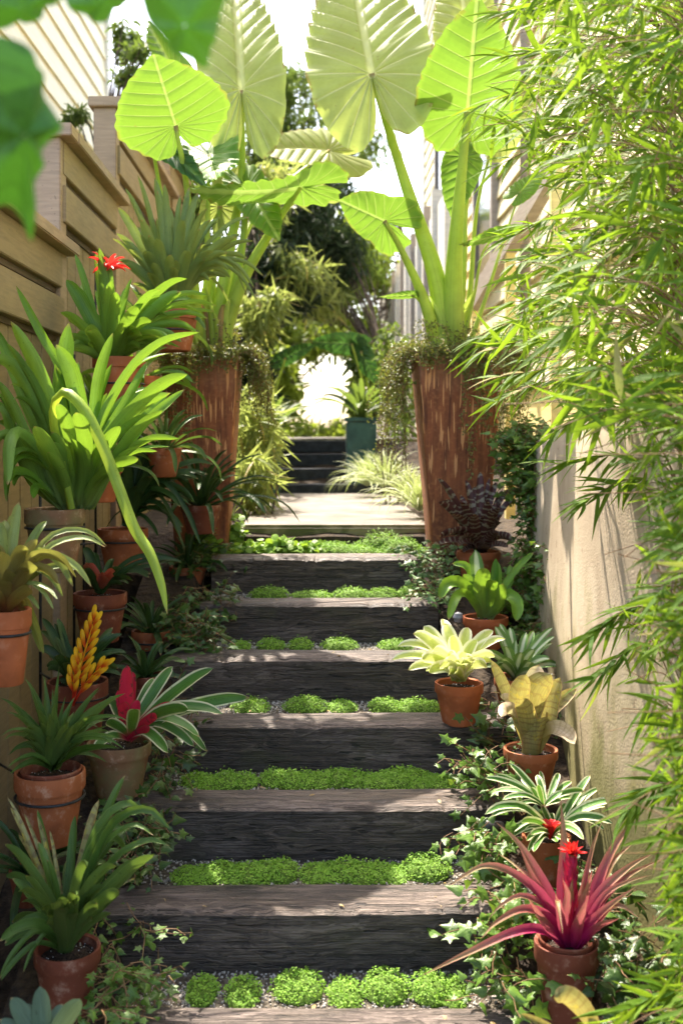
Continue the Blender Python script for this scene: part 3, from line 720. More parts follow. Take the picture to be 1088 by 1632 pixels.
# ------------------------------------------------------------------ stucco wall (right)
def stucco():
    pts = [(.88, 4.35), (.862, 4.0), (.84, 3.6), (.80, 3.2), (.80, 2.85), (.86, 2.45), (.92, 1.8), (.94, 1.0)]
    C = spline([(x, y, 0) for x, y in pts], 46)
    T = nrm(np.gradient(C, axis=0)); Nn = np.stack([T[:, 1], -T[:, 0], np.zeros(len(C))], 1)   # toward +x side
    Nn = np.where(Nn[:, :1] < 0, -Nn, Nn)
    P = []
    for k in range(len(C)):
        y = C[k][1]; top = 1.30 + .035 * math.sin(y * 2.1) + np.interp(y, [1, 3.4, 4.0], [.25, .06, 0]); zb = gz(y) - .15
        row = []
        for z in np.linspace(zb, top - .05, 14): row.append(C[k] - Nn[k] * .05 * (1 - (z - zb) / (top - zb)) + UP * z)
        for a in np.linspace(0, math.pi, 9)[1:-1]: row.append(C[k] + Nn[k] * (.09 - .09 * math.cos(a)) + UP * (top - .05 + .05 * math.sin(a)))
        row.append(C[k] + Nn[k] * .18 + UP * (top - .05)); row.append(C[k] + Nn[k] * .18 + UP * zb)
        P.append(row)
    P = np.array(P)
    # rounded end
    cap = P[0].copy(); cen = cap.mean(0); e1 = cap * .9 + cen * .1; e1[:, 1] = cap[:, 1] + .05; e1[:, 2] = cap[:, 2] - .01
    e2 = cap * .5 + cen * .5; e2[:, 1] = cap[:, 1] + .09; e2[:, 2] = cap[:, 2] - .03
    e3 = cap * .02 + cen * .98; e3[:, 1] = cap[:, 1] + .10; e3[:, 2] = cap[:, 2]
    P = np.concatenate([np.stack([e3, e2, e1]), P])
    mb = MB(); mb.grid(P)
    tag(build('stucco_wall', mb, M['stucco'], origin=(.95, 3.3, 0)), 'beige rough stucco wall with mossy base behind the bamboo', 'wall')
stucco()
# ------------------------------------------------------------------ planters
def planter(cx, cy, z0, z1, wt, wb, label):
    root = thing('tall_planter', (cx, cy, z0), label, 'planter', 'tall rusted planters either side of the landing')
    mb = MB(); rows = []
    def ring(w, z, r=.012):
        h = w / 2; pts = []
        for sx, sy, a0 in ((1, 1, 0), (-1, 1, 90), (-1, -1, 180), (1, -1, 270)):
            for a in (0, 30, 60, 90):
                t = R(a0 + a); pts.append((cx + sx * (h - r) + r * math.cos(t), cy + sy * (h - r) + r * math.sin(t), z))
        return pts
    H = z1 - z0
    for t in np.linspace(0, 1, 12): rows.append(ring(wb + (wt - wb) * t, z0 + H * t))
    rows.append(ring(wt + .012, z1 + .001)); rows.append(ring(wt + .012, z1 + .012)); rows.append(ring(wt - .03, z1 + .013)); rows.append(ring(wt - .035, z1 - .09, .01))
    mb.grid(np.array(rows), wrap=True); build('body', mb, M['rust'], root)
    s = MB(); s.box((cx - wt / 2 + .025, cy - wt / 2 + .025, z1 - .10), (cx + wt / 2 - .025, cy + wt / 2 - .025, z1 - .03), .01); build('soil', s, M['soil'], root)
    return root
PL = planter(-.485, 4.80, .79, 1.62, .33, .22, 'tall rusty square planter left of the landing, half hidden by bromeliads')
PR = planter(.615, 4.75, .79, 1.62, .36, .23, 'tall rusty square planter with pale drip streaks right of the landing')
def wire_vine(cx, cy, z1, w, xs, n, label, long=.5):
    mb = MB(); st = MB()
    for k in range(n):
        side = random.choice(xs); a = random.uniform(-1, 1)
        if side == 'f': p = np.array([cx + a * w / 2, cy - w / 2 - .01, z1 + .01]); o = np.array([0, -1, 0.])
        elif side == 'l': p = np.array([cx - w / 2 - .01, cy + a * w / 2, z1 + .01]); o = np.array([-1, 0, 0.])
        elif side == 'r': p = np.array([cx + w / 2 + .01, cy + a * w / 2, z1 + .01]); o = np.array([1, 0, 0.])
        else: p = np.array([cx + a * w / 2, cy + random.uniform(-1, 1) * w / 2, z1 + random.uniform(-.02, .01)]); o = nrm(np.array([random.uniform(-1, 1), random.uniform(-1, .2), .6]))
        L = random.uniform(.06, long) * random.random() ** .6 + .05
        if side == 'f': L *= (.25 if a * (1 if cx > 0 else -1) < .1 else 1.1)
        pts = [p.copy() - o * .05]; d = nrm(o + UP * .8 + rng.normal(size=3) * .3)
        q = p.copy(); steps = max(5, int(L / .02))
        for j in range(steps):
            q = q + d * .02; pts.append(q.copy()); t = j / steps
            d = nrm(d * .75 + np.array([0, 0, -.42 if side != 't' else -.12]) + rng.normal(size=3) * .22)
            # keep strands outside the planter wall
            if side in 'flr' and q[2] < z1:
                dd = np.dot(q - p, o)
                if dd < .004: q += o * (.008 - dd)
        pts = np.array(pts); st.tube(pts, .0011, 4, caps=False)
        m = len(pts) * 4; idx = rng.integers(1, len(pts), m); P = pts[idx] + rng.normal(size=(m, 3)) * .009
        mb.scatter(DISC, P, rand_dir(m), nrm(rng.normal(size=(m, 3)) + (0, -.6, .5)), rng.uniform(.006, .013, m), rng.uniform(.006, .012, m))
    o = thing('wire_vine', (cx, cy, z1), label, 'vine')
    build('leaves', mb, M['creep'], o); tag(build('stems', st, M['twig'], o), kind='stuff')
wire_vine(.615, 4.75, 1.63, .36, 'ffflllrrttt', 330, 'fine leaved wiry vine spilling over the right planter', .62)
wire_vine(-.485, 4.80, 1.63, .33, 'ffrrrrtt', 240, 'fine leaved wiry vine spilling over the left planter', .45)

# ------------------------------------------------------------------ elephant ears
TAB_A = np.array([0, 8, 18, 30, 45, 60, 80, 100, 120, 140, 155, 166, 174, 180.]); TAB_R = np.array([1.06, .97, .90, .82, .74, .69, .65, .63, .62, .60, .56, .46, .28, .05])
def big_leaf(mb, J, Tp, Y, dYt, wpx, tilt=.0, lob=1.0, curl=.12, nvein=8., ripple=.018, roll=0.0, notch=1.0, asym=0.0):
    J3 = at(*J, Y); T3 = at(*Tp, Y + dYt); D = T3 - J3; L = np.linalg.norm(D); D = D / L
    view = nrm(J3 - np.array([0, 0, CZ])); N = -view; N = nrm(N - D * np.dot(N, D)); S = np.cross(D, N)
    S, N = S * math.cos(roll) + N * math.sin(roll), N * math.cos(roll) - S * math.sin(roll)
    ns, na = 15, 180
    ang = np.linspace(-180, 180, na); r = np.interp(np.abs(ang), TAB_A, TAB_R)
    lobf = np.interp(np.abs(ang), [0, 80, 120, 180], [1, 1, lob, lob]); r = r * lobf
    x1 = r * np.sin(np.radians(ang)); y1 = r * np.cos(np.radians(ang))
    sx = (wpx * mpp(Y) / 2) / (np.abs(x1).max() * L)
    P = np.zeros((ns, na, 3)); ex = np.zeros((ns, na)); lc = np.zeros((ns, na, 3))
    ph = random.random() * 6
    for i, s in enumerate(np.linspace(0.0, 1, ns)):
        x = x1 * s; y = y1 * s; ax = np.abs(x)
        th = np.degrees(np.arctan2(ax, y + 1e-9))
        c_f = (y - .42 * ax) * nvein; th0 = 67.2
        c = np.where(th < th0, c_f, -(th - th0) / 19.) 
        rp = np.cos(2 * math.pi * c)
        k = 1 + .016 * rp * s ** 6
        z = ripple * rp * s ** 3 * (.8 if Y < 4.9 else .4) + ripple * 1.3 * np.sin(np.radians(ang) * 4 + ph) * s ** 2.5 + .045 * np.sin(np.radians(ang) * 2.0 + ph * 2) * s ** 2 + .16 * ax * (1 - .5 * ax) - curl * np.sign(y) * np.abs(y) ** 2 - .10 * ax ** 2 * 2 + asym * x
        P[i] = J3 + S * (x * sx * L * k)[:, None] + D * (y * L * k)[:, None] + N * (z * L)[:, None]
        ex[i] = c + .5 * 0 ; lc[i, :, 0] = np.where(y > 0, x * sx, 1); lc[i, :, 1] = s
        lc[i, :, 0] = np.where(y > 0, x * sx, np.where(s < .08, 0, .5))
    lc[..., 2] = random.random()
    mb.grid(P, lc, ex + .5 - .5)
    return J3
def elephant(name, base, Y, label, stalks, leaves, loc):
    root = thing(name, loc, label, 'plant', 'elephant ear plants in the tall planters')
    for (pts, w0, w1, dY) in stalks:
        n = len(pts); P = spline([at(x, y, Y + dY * i / (n - 1)) for i, (x, y) in enumerate(pts)], 22)
        t = np.linspace(0, 1, 22); rad = (w1 + (w0 - w1) * (1 - t) ** 1.3) / 2 * mpp(Y)
        mb = MB(); mb.tube(P, rad, 12, rnd=random.random()); build('stalk', mb, M['al_stalk'], root)
    bx = stalks[0][0][0][0] + 4
    for k in range(6):
        a = R(200 + k * 28); dx = math.cos(a) * 26; mb = MB()
        px_leaf(mb, [(bx + dx * .3, 572), (bx + dx * .7, 545), (bx + dx, 520 - random.uniform(0, 45)), (bx + dx * random.uniform(1.2, 2.2), 500 - random.uniform(0, 50))], Y - .02 - .03 * math.sin(-a), -.02, 20, face=.5, chan=.4, prof='taper')
        tag(build('leaf_sheath', mb, M['dry' if k % 3 == 0 else 'al_stalk'], root), 'dried brown sheath' if k % 3 == 0 else None)
    for (J, Tp, dYj, dYt, w, mat, kw) in leaves:
        mb = MB(); big_leaf(mb, J, Tp, Y + dYj, dYt, w, **kw); o = build('leaf', mb, M[mat], root)
        if mat == 'al_shaded': tag(o, 'dark folded leaf in shade')
    return root
elephant('elephant_ear', None, 4.75, 'elephant ear with thick lime stalks in the right rusty planter',
    [([(712, 566), (694, 440), (645, 290), (592, 118)], 38, 10, -.10), ([(722, 566), (723, 430), (733, 300), (745, 178)], 40, 11, -.25),
     ([(700, 566), (676, 480), (640, 400), (612, 352)], 26, 7, -.2), ([(728, 566), (740, 400), (738, 250)], 15, 5, .1),
     ([(716, 566), (740, 300), (748, 72)], 26, 9, .35), ([(742, 566), (775, 470), (800, 390), (828, 306)], 9, 3, .1), ([(735, 560), (755, 470), (770, 400), (800, 372)], 8, 3, -.1),
     ([(705, 560), (690, 510), (668, 480), (655, 470)], 8, 3, -.1), ([(730, 560), (748, 470), (760, 330), (790, 210)], 12, 4, .3)],
    [((592, 118), (556, -78), -.10, .35, 204, 'al_pale', dict(curl=.05, nvein=8)), ((745, 176), (757, 30), -.25, -.28, 168, 'al_green', dict(curl=.30, lob=.95, nvein=6)),
     ((738, 250), (722, 336), .1, -.08, 66, 'al_green', dict(lob=.6, curl=.1, nvein=6)), ((612, 352), (546, 322), -.2, -.14, 98, 'al_green', dict(lob=1.5, curl=.1, nvein=5, ripple=.05)),
     ((748, 72), (725, -70), .35, .2, 112, 'al_pale', dict(nvein=8)), ((828, 306), (864, 268), .1, .05, 44, 'al_green', dict(roll=.6, nvein=6)),
     ((800, 372), (737, 392), -.1, -.1, 30, 'al_green', dict(roll=.9, nvein=6)), ((655, 470), (608, 474), -.1, -.05, 14, 'al_green', dict(roll=.4, nvein=5)),
     ((790, 210), (850, 120), .3, .2, 80, 'al_pale', dict(nvein=7))], (.615, 4.75, 1.6))
elephant('elephant_ear', None, 4.8, 'elephant ear with lime stalks leaning right in the left rusty planter',
    [([(345, 566), (385, 452), (430, 372), (478, 298)], 30, 9, -.1), ([(318, 566), (308, 420), (298, 300), (280, 200)], 20, 7, -.3),
     ([(335, 566), (362, 420), (384, 290), (385, 145)], 26, 8, .1), ([(326, 566), (330, 420), (333, 248)], 16, 6, -.1), ([(350, 566), (372, 430), (415, 330), (470, 280), (524, 240)], 13, 5, .9),
     ([(320, 566), (300, 450), (262, 330), (240, 216)], 14, 5, -.1), ([(328, 566), (345, 350), (330, 200), (292, 132)], 16, 6, .4), ([(340, 566), (400, 420), (450, 340), (500, 300)], 14, 5, .4),
     ([(312, 566), (320, 500), (345, 400), (350, 330)], 24, 9, .1), ([(340, 566), (365, 500), (385, 400), (395, 300)], 22, 8, .0)],
    [((280, 200), (250, 104), -.3, -.2, 186, 'al_green', dict(lob=.85, nvein=6, curl=.25)), ((385, 142), (372, -70), .1, .35, 142, 'al_pale', dict(nvein=8)),
     ((333, 247), (348, 296), -.1, -.2, 108, 'al_green', dict(lob=1.3, nvein=5, curl=-.1, ripple=.05)), ((240, 214), (322, 282), -.1, -.25, 46, 'al_shaded', dict(roll=.5, nvein=6)),
     ((478, 298), (330, 322), -.1, -.5, 84, 'al_green', dict(roll=.9, nvein=7)), ((292, 132), (226, 34), .4, .2, 52, 'al_green', dict(roll=.7)),
     ((524, 240), (424, 226), .9, -.1, 120, 'al_pale', dict(roll=-.95, lob=1.3, nvein=6)), ((500, 300), (545, 318), .4, .1, 34, 'al_pale', dict(roll=.5)),
     ((395, 300), (440, 366), .0, -.2, 70, 'al_green', dict(roll=.3, nvein=6)), ((350, 330), (385, 262), .1, .1, 60, 'al_pale', dict(nvein=6))], (-.485, 4.8, 1.6))

# ------------------------------------------------------------------ potted plants
def potted(name, label, cat, px, py_foot, Y, rim_px, h_px, mat, leafparts, tilt=(0, 0), double=False, z=None, group=None):
    c = at(px, py_foot, Y); r = rim_px / 2 * mpp(Y); h = h_px * mpp(Y)
    root = thing(name, c, label, cat, group)
    pot(root, c, r, h, mat, tilt, double)
    for (nm, mb, m) in leafparts: build(nm, mb, M[m], root)
    return root, c, r, h
GL, GR = 'potted bromeliads along the left fence', 'potted bromeliads down the right side'

# left bottom pot, dark strap leaves
mb = MB(); Y = 2.45
tips(mb, (105, 1520), Y, [(8, 1345, .12, 22, -.1), (60, 1340, .05, 22, .05), (0, 1500, .35, 22, -.12), (30, 1420, .2, 24, -.2), (245, 1362, .05, 34, -.12), (272, 1322, .42, 18, -.05), (218, 1298, .25, 24, .02),
    (200, 1235, .05, 22, .08), (100, 1430, .0, 26, -.25), (118, 1425, .12, 28, -.22), (85, 1440, .2, 22, -.25), (150, 1330, .12, 22, .1), (175, 1290, .05, 16, .12), (60, 1290, .02, 14, .15), (20, 1470, .3, 20, .1), (140, 1380, .3, 20, -.2),
    (185, 1380, .2, 24, -.1), (232, 1300, .38, 18, .05), (0, 1560, .5, 14, -.1), (120, 1300, .0, 18, .15), (190, 1420, .12, 26, -.18), (75, 1370, .1, 20, 0.), (10, 1395, .18, 24, .1), (155, 1440, .1, 24, -.2)], face=.6, chan=.2, prof='strap')
dr = MB(); tips(dr, (110, 1510), Y, [(12, 1270, .0, 12, .1), (158, 1275, .05, 20, .12), (60, 1300, .02, 9, .1), (215, 1400, .08, 9, .05), (30, 1330, .05, 14, .12)], face=.5, chan=.4)
potted('potted_bromeliad', 'clay pot of dark strap leaves on the ground at bottom left', 'potted plant', 108, 1612, Y, 105, 104, M['terra_dark'], [('leaves', mb, 'brom_mid'), ('old_leaves', dr, 'urn')], group=GL)
# second, hanging on the ring
mb = MB(); Y = 2.75
tips(mb, (85, 1225), Y, [(0, 1112, .12, 28, -.05), (5, 1180, .3, 24, -.1), (20, 1140, .15, 28, -.12), (40, 1080, .08, 26, .02), (95, 1062, .02, 17, .02), (88, 1120, .0, 32, -.12), (160, 1098, .06, 24, .0), (200, 1105, .1, 32, -.05),
    (206, 1150, .25, 26, -.08), (190, 1178, .2, 24, -.14), (150, 1140, .12, 28, -.15), (60, 1130, .1, 30, -.14), (120, 1110, .04, 30, .06), (70, 1075, .04, 20, .1), (12, 1225, .28, 20, -.1), (178, 1120, .1, 24, .08), (110, 1150, .05, 30, -.16), (30, 1165, .2, 28, -.17), (200, 1195, .3, 16, .02)], face=.55, chan=.2, prof='taper')
potted('potted_bromeliad', 'large clay pot held by a black ring, pointed mid green leaves, below the yellow flower', 'potted plant', 80, 1342, Y, 112, 114, M['terra'], [('leaves', mb, 'brom_mid')], double=True, group=GL)
# yellow flower spike plant
mb = MB(); Y = 3.25
tips(mb, (120, 1100), Y, [(68, 985, .06, 18, .05), (66, 1030, .15, 20, 0), (92, 985, .04, 16, .1), (75, 1060, .2, 20, -.1), (195, 1010, .1, 20, .05), (202, 1040, .18, 18, 0), (100, 1020, .03, 24, .1), (180, 1000, .05, 16, .12), (65, 1005, .12, 16, .12), (188, 1065, .25, 18, -.1), (90, 1045, .1, 22, -.12), (150, 1030, .08, 24, .1)], face=.6, chan=.2)
fl = MB()
def spike(fl, pts, Y, wpx, n):
    C = spline([at(x, y, Y - .03) for x, y in pts], n + 1); T = nrm(np.gradient(C, axis=0)); S = nrm(np.cross(T, [0, 1, 0]))
    fl.tube(C, np.linspace(.004, .002, n + 1), 6)
    for k in range(int(n * .3), n):
        w = wpx * mpp(Y) * math.sin(math.pi * min(1, (k - 1) / (n - 1.)) ** .75) + .006; sg = 1 if k % 2 else -1
        p = C[k]; q = p + T[k] * .052 + S[k] * sg * w * 1.35 + np.array([0, -.004, 0]); mm = p + T[k] * .022 + S[k] * sg * w * .7 + np.array([0, -.008, 0])
        strap(fl, [p, mm, q], .0145, face=.9, chan=.35, prof='broad', n=7, rnd=random.random())
    strap(fl, [C[-2], C[-1] + T[-1] * .02], .016, face=.9, prof='oval', n=6)
spike(fl, [(117, 1125), (124, 1085), (138, 1030), (152, 985)], Y - .1, 9, 20)
spike(fl, [(117, 1125), (118, 1085), (122, 1058)], Y - .1, 4, 9)
spike(fl, [(118, 1120), (138, 1088), (166, 1058)], Y - .1, 4, 9)
root, *_ = potted('potted_bromeliad', 'clay pot with a yellow and red feathered flower spike over dark leaves', 'potted plant', 124, 1190, Y, 97, 106, M['terra_dark'], [('leaves', mb, 'brom_dark'), ('flower_spike', fl, 'yellow')], group=GL)
# pink / cream edged
mb = MB(); Y = 3.15; co = MB()
tips(mb, (205, 1178), Y, [(340, 1065, .05, 24, .0), (398, 1112, .08, 22, -.05), (355, 1138, .18, 22, -.08), (318, 1175, .3, 20, -.12), (310, 1190, .3, 16, -.05), (275, 1062, .02, 20, .12), (150, 1195, .25, 18, -.1), (300, 1130, .15, 22, -.15), (268, 1200, .35, 18, -.16), (170, 1150, .1, 18, -.1), (330, 1198, .35, 14, 0.), (245, 1080, .02, 16, .15), (215, 1130, .02, 22, -.14), (175, 1110, .02, 16, .1)], face=.65, chan=.15, prof='broad', extra=0, wf=1)
tips(co, (205, 1178), Y, [(203, 1060, .0, 28, -.02), (195, 1120, .02, 24, -.08), (275, 1122, .08, 20, -.09), (250, 1140, .06, 18, -.12), (220, 1115, .0, 24, 0.), (188, 1100, .0, 20, 0.)], face=.75, chan=.2, prof='broad')
potted('potted_bromeliad', 'mossy old clay pot of cream edged leaves with a crimson centre, on the step end', 'potted plant', 190, 1266, Y, 102, 84, M['terra_old'], [('leaves', mb, 'brom_cream'), ('inner_leaves', co, 'brom_pinkcore')], group=GL)
# far left edge pot, bronze
mb = MB(); Y = 2.6
tips(mb, (8, 980), Y, [(115, 908, .42, 28, -.12), (146, 935, .50, 18, -.05), (92, 955, .42, 12, -.1), (168, 872, .28, 18, .05), (0, 830, .05, 30, .02), (40, 870, .1, 34, -.1), (60, 860, .12, 30, .0), (75, 830, .1, 20, .1), (55, 900, .12, 34, -.15), (-30, 860, .1, 30, -.1), (70, 1035, .6, 14, .08), (30, 800, .02, 22, .1), (-20, 930, .3, 24, -.15), (5, 880, .05, 34, -.12)], face=.6, chan=.2)
potted('potted_bromeliad', 'orange clay pot cut off by the left edge, bronze based leaves arching right', 'potted plant', 10, 1090, Y, 80, 120, M['terra_clean'], [('leaves', mb, 'brom_bronze')], group=GL)
# small pot with pink tinged leaves
mb = MB(); Y = 3.75; co = MB()
tips(mb, (160, 945), Y, [(135, 872, .08, 22, .05), (212, 925, .2, 20, -.08), (290, 895, .16, 12, .02), (192, 905, .12, 20, -.05), (125, 905, .1, 20, -.08), (240, 915, .2, 14, .05), (150, 880, .02, 20, .1), (180, 890, .05, 18, .1)], face=.6)
tips(co, (160, 940), Y, [(140, 898, .1, 18, -.1), (182, 908, .12, 15, -.12), (160, 915, .05, 16, -.1)], face=.6)
potted('potted_bromeliad', 'dark clay pot in a black ring with a pink tinged leaf, above the yellow flower', 'potted plant', 160, 1022, Y, 85, 78, M['terra_dark'], [('leaves', mb, 'brom_dark'), ('pink_leaves', co, 'pinkish')], group=GL)
# pot behind the long yellowish leaf: dark drooping straps
mb = MB(); Y = 4.2
tips(mb, (205, 838), Y, [(255, 700, .05, 20, .05), (235, 690, .03, 20, .1), (275, 705, .12, 18, .1), (225, 670, .02, 22, .12), (205, 740, .03, 24, -.1), (290, 850, .5, 16, -.1), (320, 868, .75, 12, -.15), (300, 770, .3, 18, 0), (330, 760, .25, 16, .05), (240, 760, .1, 22, -.12), (170, 730, .05, 20, .1), (190, 690, .02, 18, .12), (268, 790, .3, 18, -.1), (310, 800, .4, 16, -.1), (340, 740, .22, 14, .1), (215, 720, .02, 22, 0), (180, 770, .1, 20, -.1), (250, 740, .1, 18, -.1)], face=.5, chan=.2)
potted('potted_bromeliad', 'clay pot in a ring under dark narrow arching leaves, behind the long drooping leaf', 'potted plant', 196, 908, Y, 80, 66, M['terra'], [('leaves', mb, 'brom_dark')], group=GL)
# big green bromeliad
mb = MB(); Y = 3.15
c3 = lambda L: [(x / 2.72, 400 + y / 2.72) for x, y in L]
for pts, w, dY in [([(320, 1120), (350, 760), (325, 590), (200, 400), (70, 150)], 18, .05), ([(300, 1120), (250, 840), (175, 560), (48, 305)], 33, -.1), ([(300, 1120), (210, 800), (90, 540), (0, 470), (-30, 480)], 30, -.15),
        ([(280, 1120), (150, 900), (60, 700), (-10, 560)], 28, -.05), ([(290, 1120), (210, 900), (130, 800), (75, 780), (40, 840), (35, 1015)], 24, -.3), ([(310, 1120), (240, 920), (150, 760)], 30, -.25),
        ([(330, 1120), (400, 850), (430, 560), (490, 355)], 24, .05), ([(350, 1120), (430, 780), (560, 530), (700, 400), (865, 352)], 22, .05), ([(370, 1120), (470, 830), (620, 650), (720, 570), (812, 535)], 28, -.12),
        ([(390, 1120), (500, 900), (600, 770), (705, 690)], 20, -.15), ([(400, 1120), (520, 900), (650, 815), (775, 812)], 14, -.1), ([(340, 1120), (350, 800), (310, 540), (245, 405)], 36, .0),
        ([(290, 1120), (262, 700), (270, 500), (300, 312)], 30, .12), ([(330, 1120), (370, 950), (365, 800), (330, 700)], 30, -.28), ([(300, 1120), (330, 940), (300, 780), (250, 660)], 28, -.22),
        ([(300, 1120), (80, 860), (20, 700), (-40, 650)], 26, .05), ([(280, 1120), (150, 1010), (90, 880), (30, 800), (-20, 830)], 26, -.15), ([(360, 1120), (400, 960), (450, 860), (520, 760)], 28, -.22),
        ([(360, 1120), (440, 850), (560, 640), (640, 480)], 22, .1), ([(280, 1120), (200, 820), (110, 640), (-20, 330)], 26, .12), ([(380, 1120), (520, 900), (640, 740), (800, 600)], 20, .1), ([(300, 1120), (230, 900), (180, 700), (200, 600)], 30, .02),
        ([(270, 1120), (130, 980), (60, 960), (30, 1010)], 20, -.2), ([(370, 1120), (420, 1000), (500, 930), (600, 900)], 22, -.2)]:
    px_leaf(mb, c3(pts), Y, dY, w * .86, face=.62, chan=.24, twist=random.uniform(-.3, .3), n=20)
    for _ in range(2):
        k, ox, oy = random.uniform(.65, .95), random.uniform(-60, 60), random.uniform(-50, 50); a0 = pts[0]
        px_leaf(mb, c3([(a0[0] + (x - a0[0]) * k + ox * i / 4, a0[1] + (y - a0[1]) * k + oy * i / 4) for i, (x, y) in enumerate(pts)]), Y, dY + random.uniform(0, .15), w * .72, face=.4, chan=.28, twist=random.uniform(-.6, .6), n=18)
dl = MB()
px_leaf(dl, [(112, 812), (92, 720), (82, 655), (100, 622), (135, 650), (165, 710), (190, 775), (215, 840), (240, 880), (258, 930), (267, 980)], Y - .05, -.35, 19, face=.6, chan=.30, n=40, rnd=1.0, undul=.03)
potted('potted_bromeliad', 'tan clay pot under the largest bright green bromeliad, one leaf hanging far down', 'potted plant', 88, 910, Y, 96, 100, M['terra_old'], [('leaves', mb, 'brom'), ('drooping_leaf', dl, 'lime_leaf')], group=GL)
# red flower one
mb = MB(); Y = 3.75
tips(mb, (175, 590), Y, [(158, 394, .0, 27, -.05), (177, 448, .0, 26, -.15), (106, 446, .05, 30, .02), (211, 442, .01, 16, .05), (298, 444, .14, 26, -.03), (346, 488, .2, 16, .0), (332, 508, .22, 13, .03), (306, 520, .2, 18, -.08), (316, 530, .24, 16, -.1), (97, 498, .1, 26, -.1), (100, 540, .18, 26, -.15),
    (255, 462, .14, 24, -.12), (220, 490, .1, 26, -.18), (130, 470, .05, 24, .1), (285, 470, .14, 20, .1), (195, 480, .03, 22, .12), (140, 520, .05, 28, -.2), (240, 510, .15, 24, -.2), (205, 455, .05, 20, .12), (310, 478, .2, 16, .12), (120, 405, .0, 16, .12), (330, 470, .2, 14, .05), (290, 545, .3, 16, -.1), (270, 540, .25, 20, -.18)], face=.62, chan=.2)
fl = MB(); c = at(172, 432, Y - .02)
for k in range(18):
    a = k * 2.4; e = random.uniform(.0, 1.0); d = np.array([math.cos(a) * math.cos(e), math.sin(a) * math.cos(e), math.sin(e)]); L = random.uniform(.06, .095)
    strap(fl, [c, c + d * L * .6 + UP * .01, c + d * L - UP * .006], .022, r0=d, face=.45, prof='taper', n=8, chan=.25)
fs = MB(); fs.tube(spline([at(175, 590, Y), c], 6), .006, 8)
root, *_ = potted('potted_bromeliad', 'orange clay pot with a red star flower among green strap leaves by the fence', 'potted plant', 190, 640, Y, 84, 70, M['terra_clean'], [('leaves', mb, 'brom'), ('flower', fl, 'red'), ('flower_stem', fs, 'brom_mid')], group=GL)
# upper grey green
mb = MB(); Y = 4.25
tips(mb, (275, 505), Y, [(219, 278, .0, 17, .0), (247, 284, .0, 20, .05), (262, 292, .0, 18, -.08), (302, 298, .03, 18, .05), (316, 306, .06, 18, .02), (330, 332, .1, 18, -.1), (352, 345, .12, 16, .05), (398, 346, .16, 12, .1), (376, 378, .14, 22, -.08), (404, 384, .16, 14, 0), (188, 330, .04, 20, .05), (186, 372, .08, 18, -.05), (200, 300, .02, 18, .12), (250, 380, .0, 26, -.2),
    (225, 350, .03, 24, -.15), (290, 350, .03, 22, -.15), (395, 412, .25, 16, .05), (420, 440, .35, 10, .05), (340, 400, .15, 22, -.15), (300, 400, .08, 26, -.2), (365, 430, .3, 20, -.12), (230, 400, .05, 26, -.2), (410, 480, .55, 8, .05), (200, 420, .1, 22, -.12), (270, 330, .0, 22, .12)], face=.6, chan=.2)
potted('potted_bromeliad', 'clay pot of tall grey green strap leaves high on the fence, topmost left bromeliad', 'potted plant', 275, 560, Y, 84, 66, M['terra'], [('leaves', mb, 'brom_grey')], group=GL)
# small dark ones further back on the left
for (px, pyf, Y, rim, h, nL, L, w, lab, mt, lm) in [
        (241, 1052, 4.0, 62, 48, 22, .26, .024, 'small clay pot of dark narrow leaves above the crimson centred bromeliad', 'terra', 'brom_dark'),
        (232, 1120, 3.6, 62, 46, 18, .22, .024, 'small clay pot of dark green leaves between the ivy and the yellow flower', 'terra_dark', 'brom_dark'),
        (300, 934, 4.55, 60, 32, 26, .26, .02, 'small clay pot of dark grassy leaves below the left rusty planter', 'terra', 'brom_dark'),
        (160, 800, 3.95, 70, 60, 20, .30, .028, 'orange clay pot of dark leaves glimpsed behind the largest bromeliad', 'terra_clean', 'brom_mid'),
        (320, 850, 4.45, 64, 46, 44, .44, .022, 'clay pot of dark narrow leaves in front of the left rusty planter', 'terra_dark', 'brom_dark'),
        (218, 660, 4.0, 74, 60, 22, .30, .028, 'orange clay pot of green leaves hanging between fence and left planter', 'terra_clean', 'brom')]:
    c = at(px, pyf, Y); mb = MB(); rosette(mb, c + UP * h * .8 * mpp(Y), nL, L, w, (15, 80), .6, face=.3)
    potted('potted_bromeliad', lab, 'potted plant', px, pyf, Y, rim, h, M[mt], [('leaves', mb, lm)], group=GL)
for (px, pyf, Y, rim, h, nL, L, w, lab, mt, lm) in [
        (262, 760, 4.15, 56, 46, 24, .30, .022, 'small clay pot of arching narrow leaves right of the drooping yellow green leaf', 'terra', 'brom_mid'),
        (150, 700, 3.9, 60, 50, 22, .30, .026, 'small clay pot of green leaves against the fence between the two largest green bromeliads', 'terra_dark', 'brom'),
        (45, 1440, 2.75, 60, 56, 22, .26, .022, 'small dark clay pot of narrow leaves in shade at the fence foot, lower left', 'terra_dark', 'brom_dark'),
        (235, 560, 4.3, 56, 46, 24, .32, .024, 'small clay pot of green straps between the red flowered and the grey green bromeliad', 'terra', 'brom_mid')]:
    c = at(px, pyf, Y); mb = MB(); rosette(mb, c + UP * h * .8 * mpp(Y), nL, L, w, (5, 80), .7, face=.3)
    potted('potted_bromeliad', lab, 'potted plant', px, pyf, Y, rim, h, M[mt], [('leaves', mb, lm)], group=GL)
c = at(70, 1668, 1.98); mb = MB()
for (tx, ty, w, dy) in [(18, 1590, 30, .0), (64, 1572, 30, .02), (128, 1592, 32, -.02), (100, 1600, 26, .05), (40, 1600, 26, .06), (0, 1625, 24, 0)]:
    px_leaf(mb, [(70, 1680), ((70 + tx) / 2, (1675 + ty) / 2), (tx, ty)], 1.98, dy, w, face=.75, prof='broad', chan=.15)
